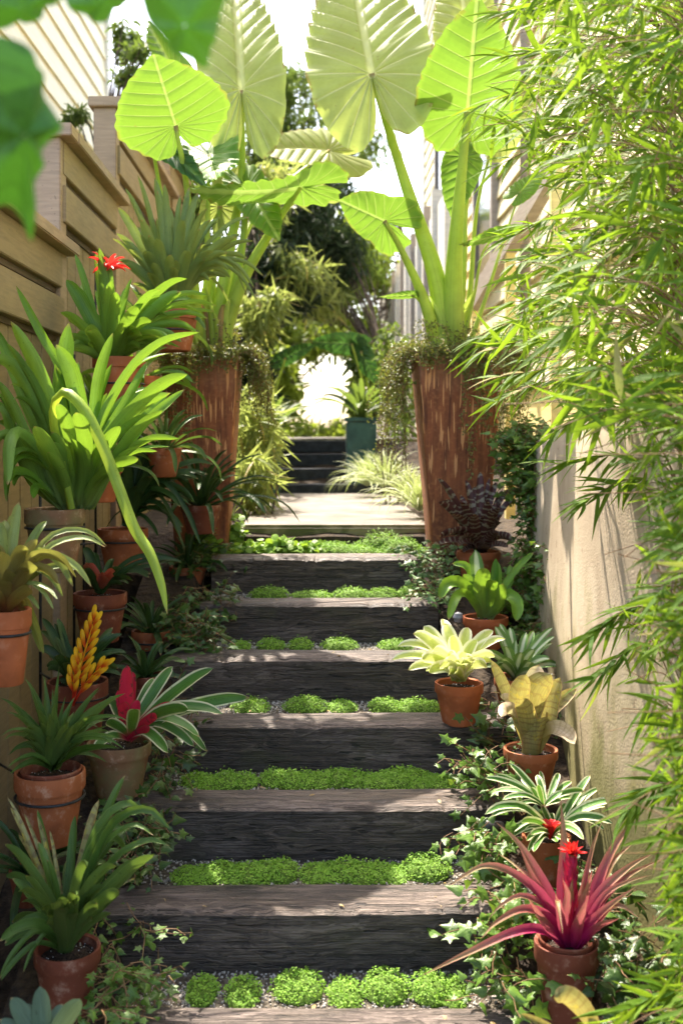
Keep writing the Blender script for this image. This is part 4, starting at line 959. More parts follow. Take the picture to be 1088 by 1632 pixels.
o = thing('agave', c, 'silvery broad leaved rosette at the bottom left corner', 'plant'); build('leaves', mb, M['silver'], o)

# right side -------------------------------------------------------
# magenta spider bromeliad
mb = MB(); Y = 2.42; c4 = lambda L: [(660 + x / 2.542, 1180 + y / 2.542) for x, y in L]
for pts, w, dY in [([(625, 850), (520, 770), (400, 780), (200, 870), (25, 955)], 13, -.12), ([(620, 850), (540, 720), (440, 685), (330, 740), (268, 805)], 14, -.18), ([(620, 850), (560, 700), (440, 630), (350, 670), (300, 725)], 11, -.05),
        ([(620, 850), (520, 640), (380, 530), (280, 510), (200, 550), (135, 595)], 15, -.08), ([(625, 850), (540, 620), (430, 430), (330, 330)], 16, .08), ([(625, 850), (500, 600), (400, 500), (340, 460)], 8, .12),
        ([(625, 850), (600, 620), (605, 420), (592, 240)], 17, .12), ([(640, 850), (680, 620), (720, 440), (760, 325)], 9, .1), ([(640, 850), (720, 640), (800, 450), (915, 285)], 16, .1), ([(650, 850), (740, 640), (860, 520), (970, 455)], 15, .02),
        ([(650, 850), (760, 640), (860, 575), (960, 545)], 10, -.05), ([(650, 850), (750, 720), (820, 668), (912, 720)], 16, -.1), ([(650, 850), (740, 760), (830, 720)], 12, -.15), ([(625, 850), (600, 760), (580, 650), (600, 780)], 12, -.2),
        ([(630, 850), (625, 700), (640, 560)], 18, -.02), ([(630, 850), (660, 700), (690, 540)], 14, .02), ([(630, 850), (690, 650), (720, 520)], 13, -.05), ([(625, 850), (560, 700), (480, 560), (420, 420)], 14, .02), ([(640, 850), (700, 700), (800, 500), (880, 420)], 14, .12),
        ([(620, 850), (540, 760), (460, 640)], 14, -.1), ([(640, 850), (700, 760), (780, 680), (900, 590)], 13, -.08), ([(625, 850), (600, 740), (570, 620)], 14, -.1), ([(640, 850), (660, 760), (700, 640)], 16, -.12),
        ([(630, 850), (590, 780), (620, 640), (600, 560)], 16, -.05), ([(640, 850), (720, 700), (850, 560), (1000, 480)], 11, .1)]:
    px_leaf(mb, c4(pts), Y, dY, w * 1.3, face=.65, chan=.28, prof='taper', n=20)
fl = MB(); c = at(911, 1362, Y + .01)
stm = MB(); stm.tube(spline([at(905, 1500, Y), at(908, 1420, Y), c], 10), [.012, .012, .012, .011, .011, .011, .011, .012, .012, .008], 10, rnd=.9)
for k in range(22):
    a = k * 2.4; z_ = at(908, 1470 - k * 4.2, Y); d = np.array([math.cos(a), math.sin(a), 0]); strap(stm, [z_ + d * .008, z_ + d * .016 + UP * .022, z_ + d * .017 + UP * .048], .014, r0=d, face=.2, prof='taper', n=6, chan=.3)
for k in range(26):
    a = k * 2.4; e = .15 + 1.2 * (k / 26); d = np.array([math.cos(a) * math.cos(e), math.sin(a) * math.cos(e), math.sin(e)]); L = .028 + .012 * random.random()
    strap(fl, [c, c + d * L * .6, c + d * L - UP * .002], .010, r0=d, face=.3, prof='taper', n=6, chan=.3)
potted('potted_bromeliad', 'dark red clay pot of spidery magenta leaves with a small red flower, front right', 'potted plant', 902, 1622, Y, 102, 122, M['terra_dark'], [('leaves', mb, 'magenta'), ('flower_stem', stm, 'red_stem'), ('flower', fl, 'red')], double=True, group=GR)
# striped rosettes
mb = MB(); Y = 2.85
for (bx, by, S) in [((880), 1335, [(772, 1298, .28, 17, -.12), (800, 1345, .3, 14, -.1), (850, 1358, .4, 15, -.2), (985, 1278, .15, 17, .02), (975, 1312, .22, 16, -.08), (930, 1338, .4, 13, -.15), (940, 1235, .02, 15, .08), (860, 1280, .05, 16, .0), (900, 1280, .02, 15, .05), (830, 1310, .2, 15, -.15), (955, 1255, .08, 13, .1), (845, 1330, .25, 12, -.2), (905, 1345, .3, 12, -.22)]),
                    (868, 1285, [(772, 1240, .1, 13, .0), (812, 1217, .02, 13, .05), (800, 1275, .2, 12, -.05), (855, 1235, .02, 13, .08), (890, 1232, .02, 13, .1), (930, 1260, .12, 12, .05), (830, 1240, .05, 13, .1), (910, 1245, .05, 12, .1), (845, 1255, .02, 13, 0.), (895, 1262, .05, 13, 0.), (785, 1262, .15, 12, .08)])]:
    tips(mb, (bx, by), Y, S, face=.6, chan=.15, prof='broad')
co = MB(); c = at(876, 1325, Y - .05)
for k in range(16):
    a = k * 2.4; d = nrm(np.array([math.cos(a), math.sin(a), .9])); strap(co, [c - UP * .02, c + d * .018, c + d * .036], .014, r0=d, face=.3, prof='broad', n=6)
potted('potted_bromeliad', 'clay pot with two green and white striped rosettes behind the magenta bromeliad', 'potted plant', 870, 1412, Y, 78, 82, M['terra'], [('leaves', mb, 'brom_stripe'), ('red_centre', co, 'red')], group=GR)
# urn plant
mb = MB(); pal = MB(); Y = 3.15
for pts, w, dY in [([(848, 1205), (842, 1150), (855, 1100), (878, 1075)], 46, -.04), ([(850, 1205), (862, 1150), (890, 1120), (918, 1098)], 24, .04), ([(845, 1205), (828, 1150), (800, 1090), (782, 1052)], 20, .03), ([(846, 1205), (834, 1160), (826, 1110), (838, 1075)], 34, -.08),
                   ([(852, 1205), (870, 1160), (880, 1110), (892, 1080)], 30, .0), ([(848, 1205), (842, 1170), (838, 1140), (828, 1112)], 32, -.1)]:
    px_leaf(mb, pts, Y, dY, w, face=.8, chan=.22, prof='broad', n=16)
for pts, w, dY in [([(846, 1190), (848, 1130), (852, 1085), (858, 1060)], 36, .05), ([(845, 1180), (825, 1135), (805, 1128), (798, 1142)], 20, -.12), ([(856, 1175), (880, 1160), (902, 1168), (915, 1186)], 26, -.1), ([(842, 1190), (832, 1120), (830, 1085)], 26, .02), ([(840, 1185), (815, 1120), (796, 1108)], 16, -.02)]:
    px_leaf(pal, pts, Y, dY, w, face=.8, chan=.22, prof='broad', n=16)
tb = MB(); tb.tube(spline([at(845, 1212, Y), at(846, 1180, Y), at(850, 1135, Y - .01)], 8), [.026, .026, .027, .029, .032, .035, .038, .041], 16, caps=False)
potted('urn_bromeliad', 'clay pot of a tan and yellow blotched urn shaped bromeliad by the stucco wall', 'potted plant', 845, 1254, Y, 86, 62, M['terra'], [('leaves', mb, 'urn'), ('pale_leaves', pal, 'urn_pale'), ('cup', tb, 'urn')], group=GR)
# lime rosette
mb = MB(); Y = 3.46
tips(mb, (731, 1085), Y, [(624, 1052, .18, 20, -.05), (633, 1030, .2, 20, .02), (658, 1010, .14, 26, .0), (675, 998, .08, 26, .08), (708, 994, .04, 28, .1), (745, 1000, .03, 26, .1), (785, 1005, .1, 24, .05), (805, 1018, .15, 22, .02), (788, 1045, .2, 24, -.08), (700, 1062, .28, 20, -.2), (716, 1045, .1, 24, -.14), (740, 1040, .08, 24, -.1),
    (775, 1060, .2, 26, -.14), (690, 1035, .15, 26, -.1), (720, 1012, .05, 28, .0), (760, 1020, .08, 26, .0), (650, 1068, .22, 18, -.1), (735, 1058, .1, 24, -.18), (672, 1050, .2, 24, -.14), (755, 1050, .12, 22, -.16)], face=.65, chan=.2, prof='broad', jit=8)
potted('potted_bromeliad', 'clean clay pot of a lime and cream rosette standing on the timber step', 'potted plant', 731, 1153, Y, 77, 66, M['terra_clean'], [('leaves', mb, 'brom_lime')], group=GR)
# white faced rosette
mb = MB(); Y = 3.62
tips(mb, (822, 1085), Y, [(788, 998, .05, 20, .02), (772, 1040, .15, 18, -.05), (812, 1000, .02, 18, .08), (880, 1025, .1, 22, .0), (876, 1050, .15, 18, -.05), (850, 1005, .02, 16, .08), (838, 1008, .0, 16, .06), (862, 1010, .04, 16, .1), (800, 1050, .1, 20, -.12), (845, 1055, .1, 20, -.12), (830, 1040, .02, 18, -.1), (822, 1020, .0, 18, 0), (790, 1065, .2, 16, -.1), (880, 1000, .05, 14, .05), (805, 1030, .05, 22, -.05), (850, 1035, .05, 22, -.05)], face=.6, chan=.2, prof='broad', jit=6)
potted('potted_bromeliad', 'clay pot half hidden behind the urn plant, rosette of white faced green leaves', 'potted plant', 824, 1140, Y, 74, 62, M['terra'], [('leaves', mb, 'brom_white')], group=GR)
# green with pale standing leaf
mb = MB(); pal = MB(); Y = 3.98
for pts, w, dY in [([(770, 985), (740, 935), (715, 930), (700, 955)], 22, -.1), ([(770, 985), (745, 950), (728, 950), (714, 988)], 16, -.2), ([(770, 985), (758, 950), (745, 905), (720, 898)], 14, .05), ([(770, 985), (766, 940), (772, 905)], 26, -.1), ([(775, 985), (785, 950), (790, 890)], 14, .05), ([(778, 985), (790, 940), (792, 895)], 16, .1),
                   ([(778, 985), (800, 940), (825, 905), (850, 880)], 12, .02), ([(780, 985), (805, 950), (822, 960), (822, 990)], 22, -.12), ([(772, 985), (762, 930), (750, 885)], 16, .12), ([(775, 985), (782, 940), (785, 925)], 20, -.12), ([(770, 985), (755, 940), (738, 915)], 20, .0), ([(775, 985), (810, 930), (812, 900)], 14, .1), ([(775, 985), (795, 965), (800, 930)], 18, -.1)]:
    px_leaf(mb, pts, Y, dY, w, face=.65, chan=.2, n=14)
px_leaf(pal, [(768, 980), (762, 930), (757, 876)], Y, .03, 22, face=.8, prof='broad')
potted('potted_bromeliad', 'clay pot of light green leaves with one pale upright leaf, between stucco wall and steps', 'potted plant', 773, 1036, Y, 72, 54, M['terra_clean'], [('leaves', mb, 'brom'), ('pale_leaf', pal, 'brom_white')], group=GR)
# zebra bromeliad
mb = MB(); Y = 4.35
tips(mb, (765, 880), Y, [(697, 762, .05, 18, .0), (705, 798, .1, 18, -.05), (742, 765, .0, 16, .08), (765, 752, .0, 18, .1), (790, 768, .02, 16, .05), (812, 778, .05, 14, .08), (818, 795, .1, 16, .0), (815, 860, .25, 20, -.1), (735, 800, .05, 20, -.08), (778, 800, .02, 20, -.08), (720, 820, .1, 20, -.12), (795, 810, .08, 18, -.1), (700, 855, .25, 18, -.1), (755, 820, .0, 22, -.15), (730, 870, .3, 18, -.15), (790, 850, .2, 20, -.15)], face=.6, chan=.22, jit=6)
potted('potted_bromeliad', 'clay pot of maroon leaves with pale cross bands in front of the right rusty planter', 'potted plant', 762, 930, Y, 70, 52, M['terra'], [('leaves', mb, 'zebra')], group=GR)
# bottom right curled pale leaves
mb = MB(); Y = 2.05
for pts, w, dY in [([(955, 1670), (935, 1620), (905, 1588), (882, 1590)], 34, -.05), ([(955, 1670), (945, 1625), (930, 1595)], 16, .0), ([(930, 1670), (870, 1635), (828, 1616)], 12, -.1), ([(965, 1670), (985, 1640), (1000, 1600)], 14, .02), ([(965, 1670), (1010, 1650), (1050, 1632)], 14, .02)]:
    px_leaf(mb, pts, Y, dY, w, face=.75, prof='broad')
o = thing('bromeliad', at(960, 1690, Y), 'tan banded curled leaf tips rising at the bottom edge below the dark red pot', 'plant'); build('leaves', mb, M['urn'], o)

# pot racks ----------------------------------------------------------
def rack(xy, z0, z1, rings, label):
    root = thing('pot_rack', (xy[0], xy[1], z0), label, 'pot holder', 'black iron pot holders on the fence')
    mb = MB(); mb.tube([(xy[0], xy[1], z0), (xy[0], xy[1], z1)], .005, 8); build('rod', mb, M['iron'], root)
    for (px, py, Y, rpx) in rings:
        c = at(px, py, Y); r = rpx * mpp(Y); a = np.linspace(0, 2 * math.pi, 41)
        mb = MB(); mb.tube(np.stack([c[0] + r * np.cos(a), c[1] + r * np.sin(a), np.full(41, c[2])], 1), .0035, 8, caps=False)
        d = np.array([xy[0], xy[1], c[2]]) - c; L = np.linalg.norm(d); d /= L
        if L > r: mb.tube([c + d * r, (xy[0], xy[1], c[2])], .0035, 8)
        build('ring', mb, M['iron'], root)
rack((-.89, 3.05), .1, 1.35, [(80, 1268, 2.75, 54), (10, 1008, 2.6, 38)], 'black iron rod with rings holding the two pots nearest the left edge')
rack((-.885, 3.55), .3, 1.35, [(88, 840, 3.15, 46), (124, 1108, 3.25, 47)], 'black iron rod with rings holding the yellow flowered pot')
rack((-.885, 4.05), .4, 1.6, [(160, 968, 3.75, 41), (196, 862, 4.2, 38)], 'black iron rod with rings behind the pink tinged bromeliad')

# leaf litter on treads and gravel
mb = MB(); P_ = []
for i in range(7):
    for _ in range(9):
        x = random.uniform(EXT[i][0] + .12, EXT[i][1] - .12)
        if random.random() < .5: P_.append((x, Y0S + i * RUN + random.uniform(.02, TD), i * RISE + .003))
        else: P_.append((x, Y0S + i * RUN + TD + random.uniform(.01, .04), i * RISE - .010))
P_ = np.array(P_); n = len(P_); D_ = rand_dir(n); D_[:, 2] *= .12; L_ = rng.uniform(.006, .026, n)
mb.scatter(BLADE, P_, D_, nrm(rng.normal(size=(n, 3)) * .25 + UP), L_, L_ * rng.uniform(.3, .6, n))
tag(build('leaf_litter', mb, M['dry']), 'scattered dry leaf bits on the timber treads', kind='stuff')

rack((-.885, 4.45), .5, 2.0, [(190, 612, 3.75, 40), (275, 528, 4.25, 40), (218, 628, 4.0, 35)], 'black iron rod with rings holding the highest bromeliads by the left planter')
rack((-.88, 4.2), .5, 1.4, [(160, 762, 3.95, 33), (241, 1022, 4.0, 29)], 'black iron rod with rings hidden behind the largest bromeliad')
# path lights --------------------------------------------------------
def spot(px, py, Y, r, label):
    c = at(px, py, Y); root = thing('garden_spotlight', c - UP * .09, label, 'garden light', 'small dark garden spotlights')
    mb = MB(); mb.tube([c + np.array([.03, .03, -.005]), c + np.array([.01, .0, 0]), c + np.array([-.03, -.02, .012])], [r * .75, r, r * 1.02], 18); build('head', mb, M['iron'], root)
    mb = MB(); mb.tube([c + np.array([.02, .02, 0]), c + np.array([.02, .02, -.14])], .006, 8); build('stake', mb, M['iron'], root)
spot(782, 1322, 2.95, .022, 'small black spotlight in the ivy left of the striped rosettes')
c = at(730, 984, 4.0); mb = MB(); mb.lathe(c, [(.001, -.02), (.014, -.015), (.02, 0), (.014, .015), (.001, .02)], 20)
tag(build('glass_float', mb, M['stone_ball'], origin=c), 'small grey ball beside the light green bromeliad pot', 'ball')
mb = MB(); mb.tube(spline([at(924, 1060, 3.7), at(912, 1100, 3.6), at(918, 1160, 3.4), at(922, 1200, 3.2), at(935, 1260, 3.1)], 20), .007, 8)
tag(build('hose', mb, M['iron'], origin=at(935, 1260, 3.1)), 'thin black irrigation pipe rising against the stucco wall', 'pipe')

# ------------------------------------------------------------------ ivy
IVY3 = fan([(0, 0), (.2, -.06), (.40, .08), (.34, .30), (.22, .52), (.12, .80), (0, 1.0), (-.12, .80), (-.22, .52), (-.34, .30), (-.40, .08), (-.2, -.06)], .08, (0, .36))
IVY3[0][1:, 2] -= np.abs(IVY3[0][1:, 0]) * .3
def ivy(name, label, blobs, mat='ivy', size=.04, tmpl=IVY, step=.026, trail=.11, down=.35, cat='ivy', amt=.75):
    """blobs = (px, py, Y, rx_px, ry_px, n strands)"""
    mb = MB(); st = MB(); P_, D_, N_, L_ = [], [], [], []
    for (px, py, Y, rx, ry, n) in blobs:
        for k in range(max(3, int(n * amt))):
            a = random.random() * 6.283; q = math.sqrt(random.random())
            yy = Y + random.uniform(-.07, .07)
            p = at(px + rx * q * math.cos(a), py + ry * q * math.sin(a), yy)
            d = nrm(np.array([random.uniform(-1, 1), random.uniform(-.7, .3), random.uniform(-.6, .5)])); pts = [p]
            for j in range(max(2, int(trail / step * random.uniform(.4, 1.2)))):
                d = nrm(d + rng.normal(size=3) * .4 + np.array([0, -.08, -down * .3])); p = p + d * step
                if p[2] < float(gz(p[1])) + .02 and abs(p[0]) < .8: p[2] = float(gz(p[1])) + .02 + random.random() * .02
                pts.append(p.copy())
                s = nrm(np.cross(d, UP)) * (1 if j % 2 else -1)
                ld = nrm(s * .8 + d * .5 + UP * random.uniform(-.5, .3) + np.array([0, -.2, 0])); P_.append(p + s * .006); D_.append(ld)
                N_.append(nrm(UP * .75 + np.array([random.uniform(-.4, .4), -.65, 0]) + rng.normal(size=3) * .28)); L_.append(size * random.uniform(.45, 1.15))
            st.tube(np.array(pts), .0013, 4, caps=False)
    P_, D_, N_, L_ = map(np.array, (P_, D_, N_, L_)); L_ = L_ * rng.choice([.55, .8, 1., 1.15], len(L_)); h = rng.random(len(L_)) < .55
    mb.scatter(tmpl, P_[h], D_[h], N_[h], L_[h], L_[h]); mb.scatter(IVY3, P_[~h], D_[~h], N_[~h], L_[~h], L_[~h] * .9)
    b = blobs[0]; o = thing(name, at(b[0], b[1], b[2]), label, cat)
    build('leaves', mb, M[mat], o); tag(build('stems', st, M['twig'], o), kind='stuff')
ivy('ivy', 'dark trailing ivy spilling over the left ends of the upper steps', [(325, 905, 4.55, 42, 30, 36), (335, 965, 4.2, 42, 34, 46), (315, 1010, 3.95, 34, 28, 40), (285, 1000, 3.95, 20, 34, 22), (350, 880, 4.7, 25, 18, 14)], 'ivy_dark', .036, amt=1.5)
ivy('ivy', 'ivy clump behind the mossy pot of the crimson centred bromeliad', [(268, 1205, 3.25, 26, 30, 26), (285, 1150, 3.4, 22, 20, 14), (256, 1240, 3.2, 26, 14, 12), (270, 1100, 3.55, 20, 16, 10)], 'ivy_dark', .036)
ivy('ivy', 'ivy clump beside the second lowest step on the left', [(250, 1335, 2.93, 28, 26, 34), (215, 1300, 3.0, 34, 30, 34), (185, 1370, 2.85, 36, 34, 34), (150, 1430, 2.8, 30, 26, 22)], 'ivy_dark', .036)
ivy('ivy', 'ivy trailing up the dark timber face and round the bottom left pot', [(205, 1560, 2.45, 34, 30, 44), (228, 1490, 2.62, 8, 28, 12), (250, 1565, 2.5, 18, 14, 14), (180, 1615, 2.3, 40, 22, 26), (170, 1530, 2.5, 22, 30, 18), (150, 1480, 2.7, 16, 30, 12)], 'ivy', .030)
ivy('climbing_ivy', 'tall climbing ivy in front of the far end of the stucco wall', [(838, 700, 4.4, 30, 26, 60), (850, 760, 4.35, 28, 40, 60), (858, 830, 4.3, 22, 50, 60), (850, 900, 4.2, 28, 40, 56), (868, 960, 4.1, 16, 40, 40), (820, 950, 4.15, 25, 30, 30), (880, 905, 4.0, 8, 50, 14), (815, 740, 4.5, 12, 40, 20), (860, 1020, 4.0, 20, 34, 24)], 'ivy', .038, down=.5, amt=2.6)
ivy('ivy', 'variegated ivy at the right ends of the two highest steps', [(688, 905, 4.5, 34, 26, 34), (690, 945, 4.25, 28, 18, 26), (655, 890, 4.6, 22, 14, 12), (730, 880, 4.5, 25, 25, 16)], 'ivy_pale', .032, amt=1.6)
ivy('ivy', 'ivy between the lime rosette pot and the urn plant pot', [(790, 1160, 3.35, 26, 26, 26), (775, 1110, 3.55, 14, 20, 10), (905, 1150, 3.4, 18, 50, 24), (890, 1090, 3.6, 18, 25, 14)], 'ivy_dark', .042)
ivy('ivy', 'bright ivy clump at the right end of the step below the lime rosette pot', [(750, 1215, 3.14, 28, 18, 30), (780, 1245, 3.08, 26, 20, 24), (785, 1200, 3.18, 24, 16, 18)], 'ivy', .034)
ivy('ivy', 'ivy with long pointed lobes below the garden spotlight', [(740, 1335, 2.88, 28, 14, 14), (780, 1365, 2.8, 30, 22, 20), (795, 1340, 2.85, 22, 20, 12), (830, 1300, 2.95, 20, 20, 8)], 'ivy', .044)
ivy('ivy', 'ivy spreading over the right end of the bluish step under the magenta leaves', [(785, 1430, 2.65, 26, 28, 20), (775, 1500, 2.6, 20, 34, 18), (805, 1560, 2.45, 36, 26, 26), (835, 1470, 2.62, 28, 44, 24), (765, 1575, 2.5, 16, 14, 7)], 'ivy', .042)
ivy('ivy', 'dark ivy right of the magenta bromeliad pot at the foot of the stucco wall', [(985, 1530, 2.45, 40, 50, 46), (1010, 1590, 2.3, 40, 30, 26), (960, 1450, 2.6, 36, 30, 26), (1040, 1500, 2.45, 30, 50, 18), (930, 1400, 2.75, 30, 30, 16)], 'ivy_dark', .046)

# ------------------------------------------------------------------ bamboo (right)
def bamboo():
    root = thing('bamboo', (1.05, 2.4, 0), 'tall leafy bamboo clump filling the right side in front of the stucco wall', 'bamboo')
    culms = []
    for (x, y, lx, ly, h) in [(.77, 2.28, .10, .1, 3.1), (.74, 2.05, .12, .15, 3.2), (.79, 2.38, .06, .1, 3.0), (.72, 1.9, .1, .1, 3.1), (1.16, 2.7, -.10, .1, 3.5), (1.14, 3.1, -.12, .1, 3.6), (1.22, 3.4, -.14, .0, 3.6), (1.20, 2.5, -.1, .1, 3.4), (1.12, 2.9, -.08, .1, 3.3)]:
        P = spline([(x, y, gz(y) - .05), (x + lx * .3, y + ly * .3, h * .35), (x + lx * .7 - .03, y + ly, h * .7), (x + lx * 1.2 - .12, y + ly, h)], 40)
        r = .0060 * (1 - .6 * np.linspace(0, 1, 40)); r[::5] *= 1.35
        mb = MB(); mb.tube(P, r, 8); build('culm', mb, M['culm'], root); culms.append(P)
    allc = np.concatenate(culms)
    # edge of the leaf mass in photo pixels
    ey = [-60, 0, 60, 130, 200, 250, 320, 400, 470, 520, 580, 640, 680, 740, 800, 860, 940, 1000, 1080, 1140, 1200, 1300, 1400, 1500, 1632]
    exx = [800, 800, 815, 800, 775, 850, 850, 835, 800, 800, 800, 880, 960, 985, 1005, 1020, 1000, 975, 985, 1010, 1040, 1030, 1040, 1040, 1060]
    P_, D_, N_, L_, W_ = [], [], [], [], []; tw = MB()
    dens = lambda y: np.interp(y, [0, 600, 700, 900, 1200, 1632], [.95, .85, .5, .36, .26, .24])
    for k in range(2400):
        py = random.uniform(-80, 1700); e = np.interp(py, ey, exx)
        if random.random() > dens(py): continue
        t = random.random() ** .85; px = e + 18 + (1150 - e) * t
        if k >= 1900: px = random.uniform(1150, 1420)
        Y = random.uniform(2.0, 3.1) if px > 900 else random.uniform(2.5, 3.3)
        Y = min(Y, np.interp(px, [860, 960, 1088, 1150], [3.6, 3.0, 2.45, 2.3])) - random.uniform(0, .2) if py > 640 else Y
        if py > 665: Y = random.uniform(.84, 1) * min(2.85, .74 * 1746 / (px - 500))
        lsc = 1 if py < 665 else .72
        p = at(px, py, Y)
        ang = random.gauss(195, 38); e_ = R(ang); d = nrm(np.array([math.cos(e_), random.uniform(-.5, .3), math.sin(e_) * .9 ]))
        if random.random() < .22: d[0] *= -1
        # twig back toward the nearest culm, rising away from the leaves
        dist = np.linalg.norm(allc - (p + np.array([.12, 0, -.12])), axis=1); q = allc[dist.argmin()]
        if dist.min() < .55 and random.random() < .55: tw.tube(spline([q, (q + p) / 2 + UP * .05, p], 8), np.linspace(.0016, .0008, 8), 4, caps=False)
        else: tw.tube(spline([p - d * random.uniform(.08, .2) - UP * .02, p - d * .03 + UP * .005, p], 6), .0009, 4, caps=False)
        m = random.randint(3, 6)
        for j in range(m):
            a = (j - (m - 1) / 2) * random.uniform(.22, .42)
            c, s_ = math.cos(a), math.sin(a); dd = np.array([d[0] * c - d[2] * s_, d[1] + random.uniform(-.35, .35), d[0] * s_ + d[2] * c]); dd = nrm(dd + np.array([0, 0, -.12]))
            P_.append(p - d * .018 * (j % 3)); D_.append(dd); N_.append(nrm(UP * .7 + np.array([0, -.5, 0]) + rng.normal(size=3) * .45)); L_.append(lsc * random.uniform(.05, .14) * random.choice((.8, 1, 1.1))); W_.append(L_[-1] * random.uniform(.085, .13))
    # long outer sprays reaching left
    for (x0, y0, x1, y1, Y) in [(900, 210, 770, 200, 3.0), (900, 130, 760, 170, 3.1), (930, 40, 800, 20, 3.0), (900, 480, 800, 520, 3.1), (900, 540, 770, 560, 3.0), (880, 600, 790, 640, 3.2), (930, 600, 800, 600, 2.9), (960, 640, 880, 690, 2.8), (1000, 740, 890, 740, 2.8), (1000, 760, 930, 800, 2.7), (1010, 1010, 950, 1080, 2.6), (1000, 960, 945, 1010, 2.6),
                                (900, 330, 810, 380, 3.1), (920, 400, 820, 420, 3.0), (890, 100, 800, 90, 3.2), (920, 200, 800, 260, 3.0), (940, 520, 820, 480, 3.0), (880, 560, 760, 540, 3.2), (1060, 1240, 1000, 1290, 2.4), (1080, 1590, 1000, 1610, 2.1)]:
        A, B = at(x0 + 60, y0 + 10, Y), at(x1, y1, Y - .1); C = spline([A, (A + B) / 2 + UP * .03, B], 12); tw.tube(C, .0011, 4, caps=False); ax = nrm(B - A)
        for j in range(2, 12):
            for rep in range(3):
                dd = nrm(ax + rng.normal(size=3) * .35 + np.array([0, 0, -.25])); P_.append(C[j]); D_.append(dd); N_.append(nrm(UP * .7 + np.array([0, -.5, 0]) + rng.normal(size=3) * .4)); L_.append(random.uniform(.06, .13)); W_.append(random.uniform(.008, .013))
    mb = MB(); mb.scatter(BLADE, np.array(P_), np.array(D_), np.array(N_), np.array(L_), np.array(W_)); build('foliage', mb, M['bamboo'], root)
    build('twigs', tw, M['twig'], root)
bamboo()

# ------------------------------------------------------------------ beyond the landing
def stairs():
    root = thing('timber_stairs', (-.05, 7.9, .9), 'dark blue stained steps rising beyond the landing', 'stairs')
    for k in range(4):
        m = MB(); m.box((-.45, 7.6 + k * .3, .86 + k * .10), (.42, 7.9 + k * .3 + .04, .95 + k * .10), .006); build('step', m, M['bluestep'], root)
        m = MB(); m.box((-.45, 7.63 + k * .3, .85 + k * .1 - .1), (.42, 7.66 + k * .3, .859 + k * .10)); build('riser', m, M['bluestep'], root)
stairs()
mb = MB(); mb.box((-1.0, 8.86, 1.1), (1.0, 30, 1.262), .01); tag(build('upper_path', mb, M['concrete']), 'pale sunlit path above the dark steps', kind='structure')
def box_planter(px0, px1, py0, py1, Y, label):
    a, b = at(px0, py1, Y), at(px1, py0, Y); w = b[0] - a[0]; root = thing('box_planter', ((a[0] + b[0]) / 2, Y + w / 2, a[2]), label, 'planter', 'teal planters beyond the landing')
    m = MB(); m.box((a[0], Y, a[2] - .1), (b[0], Y + w, b[2]), .008); m.box((a[0] - .012, Y - .012, b[2] + .002), (b[0] + .012, Y + w + .012, b[2] + .03), .005); build('box', m, M['teal'], root)
    m = MB(); rosette(m, ((a[0] + b[0]) / 2, Y + w / 2, b[2] + .03), 26, .42, .05, (30, 85), .5, prof='broad'); build('leaves', m, M['tree_mid'], root)
box_planter(552, 600, 672, 775, 7.75, 'teal box planter right of the dark steps in the distance')
box_planter(418, 446, 700, 788, 7.5, 'teal box planter left of the dark steps in the distance')
# grassy clumps beside the landing
def tufts(name, label, spots, mat, cat='plant', group=None):
    for i, (px, py, Y, n, L, w) in enumerate(spots):
        c = at(px, py, Y); mb = MB(); rosette(mb, c, n, L, w, (25, 88), .75, face=.15, prof='taper', n=8, m=3)
        o = thing(name, c, label[i], cat, group); build('leaves', mb, M[mat], o)
tufts('spider_plant', ['variegated grassy clump just left of the right rusty planter foot', 'variegated grassy clump behind the first one on the right of the landing', 'pale variegated clump at the middle of the landing\'s right edge', 'far variegated clump beside the teal planter'],
      [(668, 815, 5.3, 90, .34, .011), (650, 800, 5.8, 90, .34, .011), (615, 780, 6.5, 110, .40, .012), (585, 775, 7.1, 100, .38, .012)], 'varieg', group='variegated clumps right of the landing')
def spray_bush(name, label, blobs, mat, tmpl, size, wid, cat='plant', stem=True, hang=.4):
    mb = MB(); st = MB()
    for (px, py, Y, rx, ry, n) in blobs:
        a = rng.random(n) * 6.283; q = np.sqrt(rng.random(n)); dy = rng.normal(size=n) * rx * mpp(Y) * .6
        P = np.array([at(px + rx * q[i] * math.cos(a[i]), py + ry * q[i] * math.sin(a[i]), Y + dy[i]) for i in range(n)])
        cl = rng.normal(size=(n, 3)) ; D = cl.copy(); D[:, 2] -= hang * 2; 
        mb.scatter(tmpl, P, D, nrm(rng.normal(size=(n, 3)) + UP * .8), size * rng.uniform(.6, 1.3, n), wid * rng.uniform(.7, 1.2, n))
        if stem:
            for _ in range(max(2, n // 60)):
                i = rng.integers(n); g = np.array([P[i][0] * .9, P[i][1], float(gz(P[i][1]))]); st.tube(spline([g, (g + P[i]) / 2 + rng.normal(size=3) * .06, P[i]], 10), np.linspace(.006, .002, 10), 5, caps=False)
    b = blobs[0]; o = thing(name, at(b[0], b[1], b[2]), label, cat); build('leaves', mb, M[mat], o)
    if stem: tag(build('stems', st, M['bark'], o), kind='stuff')
    return o
spray_bush('low_bamboo', 'pale leafy low bamboo left of the landing beside the left rusty planter', [(408, 690, 6.0, 32, 60, 420), (405, 760, 5.6, 28, 40, 260), (395, 640, 6.4, 22, 30, 160)], 'bamboo_far', BLADE, .16, .018)
spray_bush('shrub', 'leafy shrub at the far right of the landing before the pale board wall', [(640, 640, 6.4, 30, 60, 260), (625, 560, 7.5, 25, 50, 200), (600, 600, 8.5, 20, 60, 160)], 'tree_mid', TREE_LEAF, .06, .04)

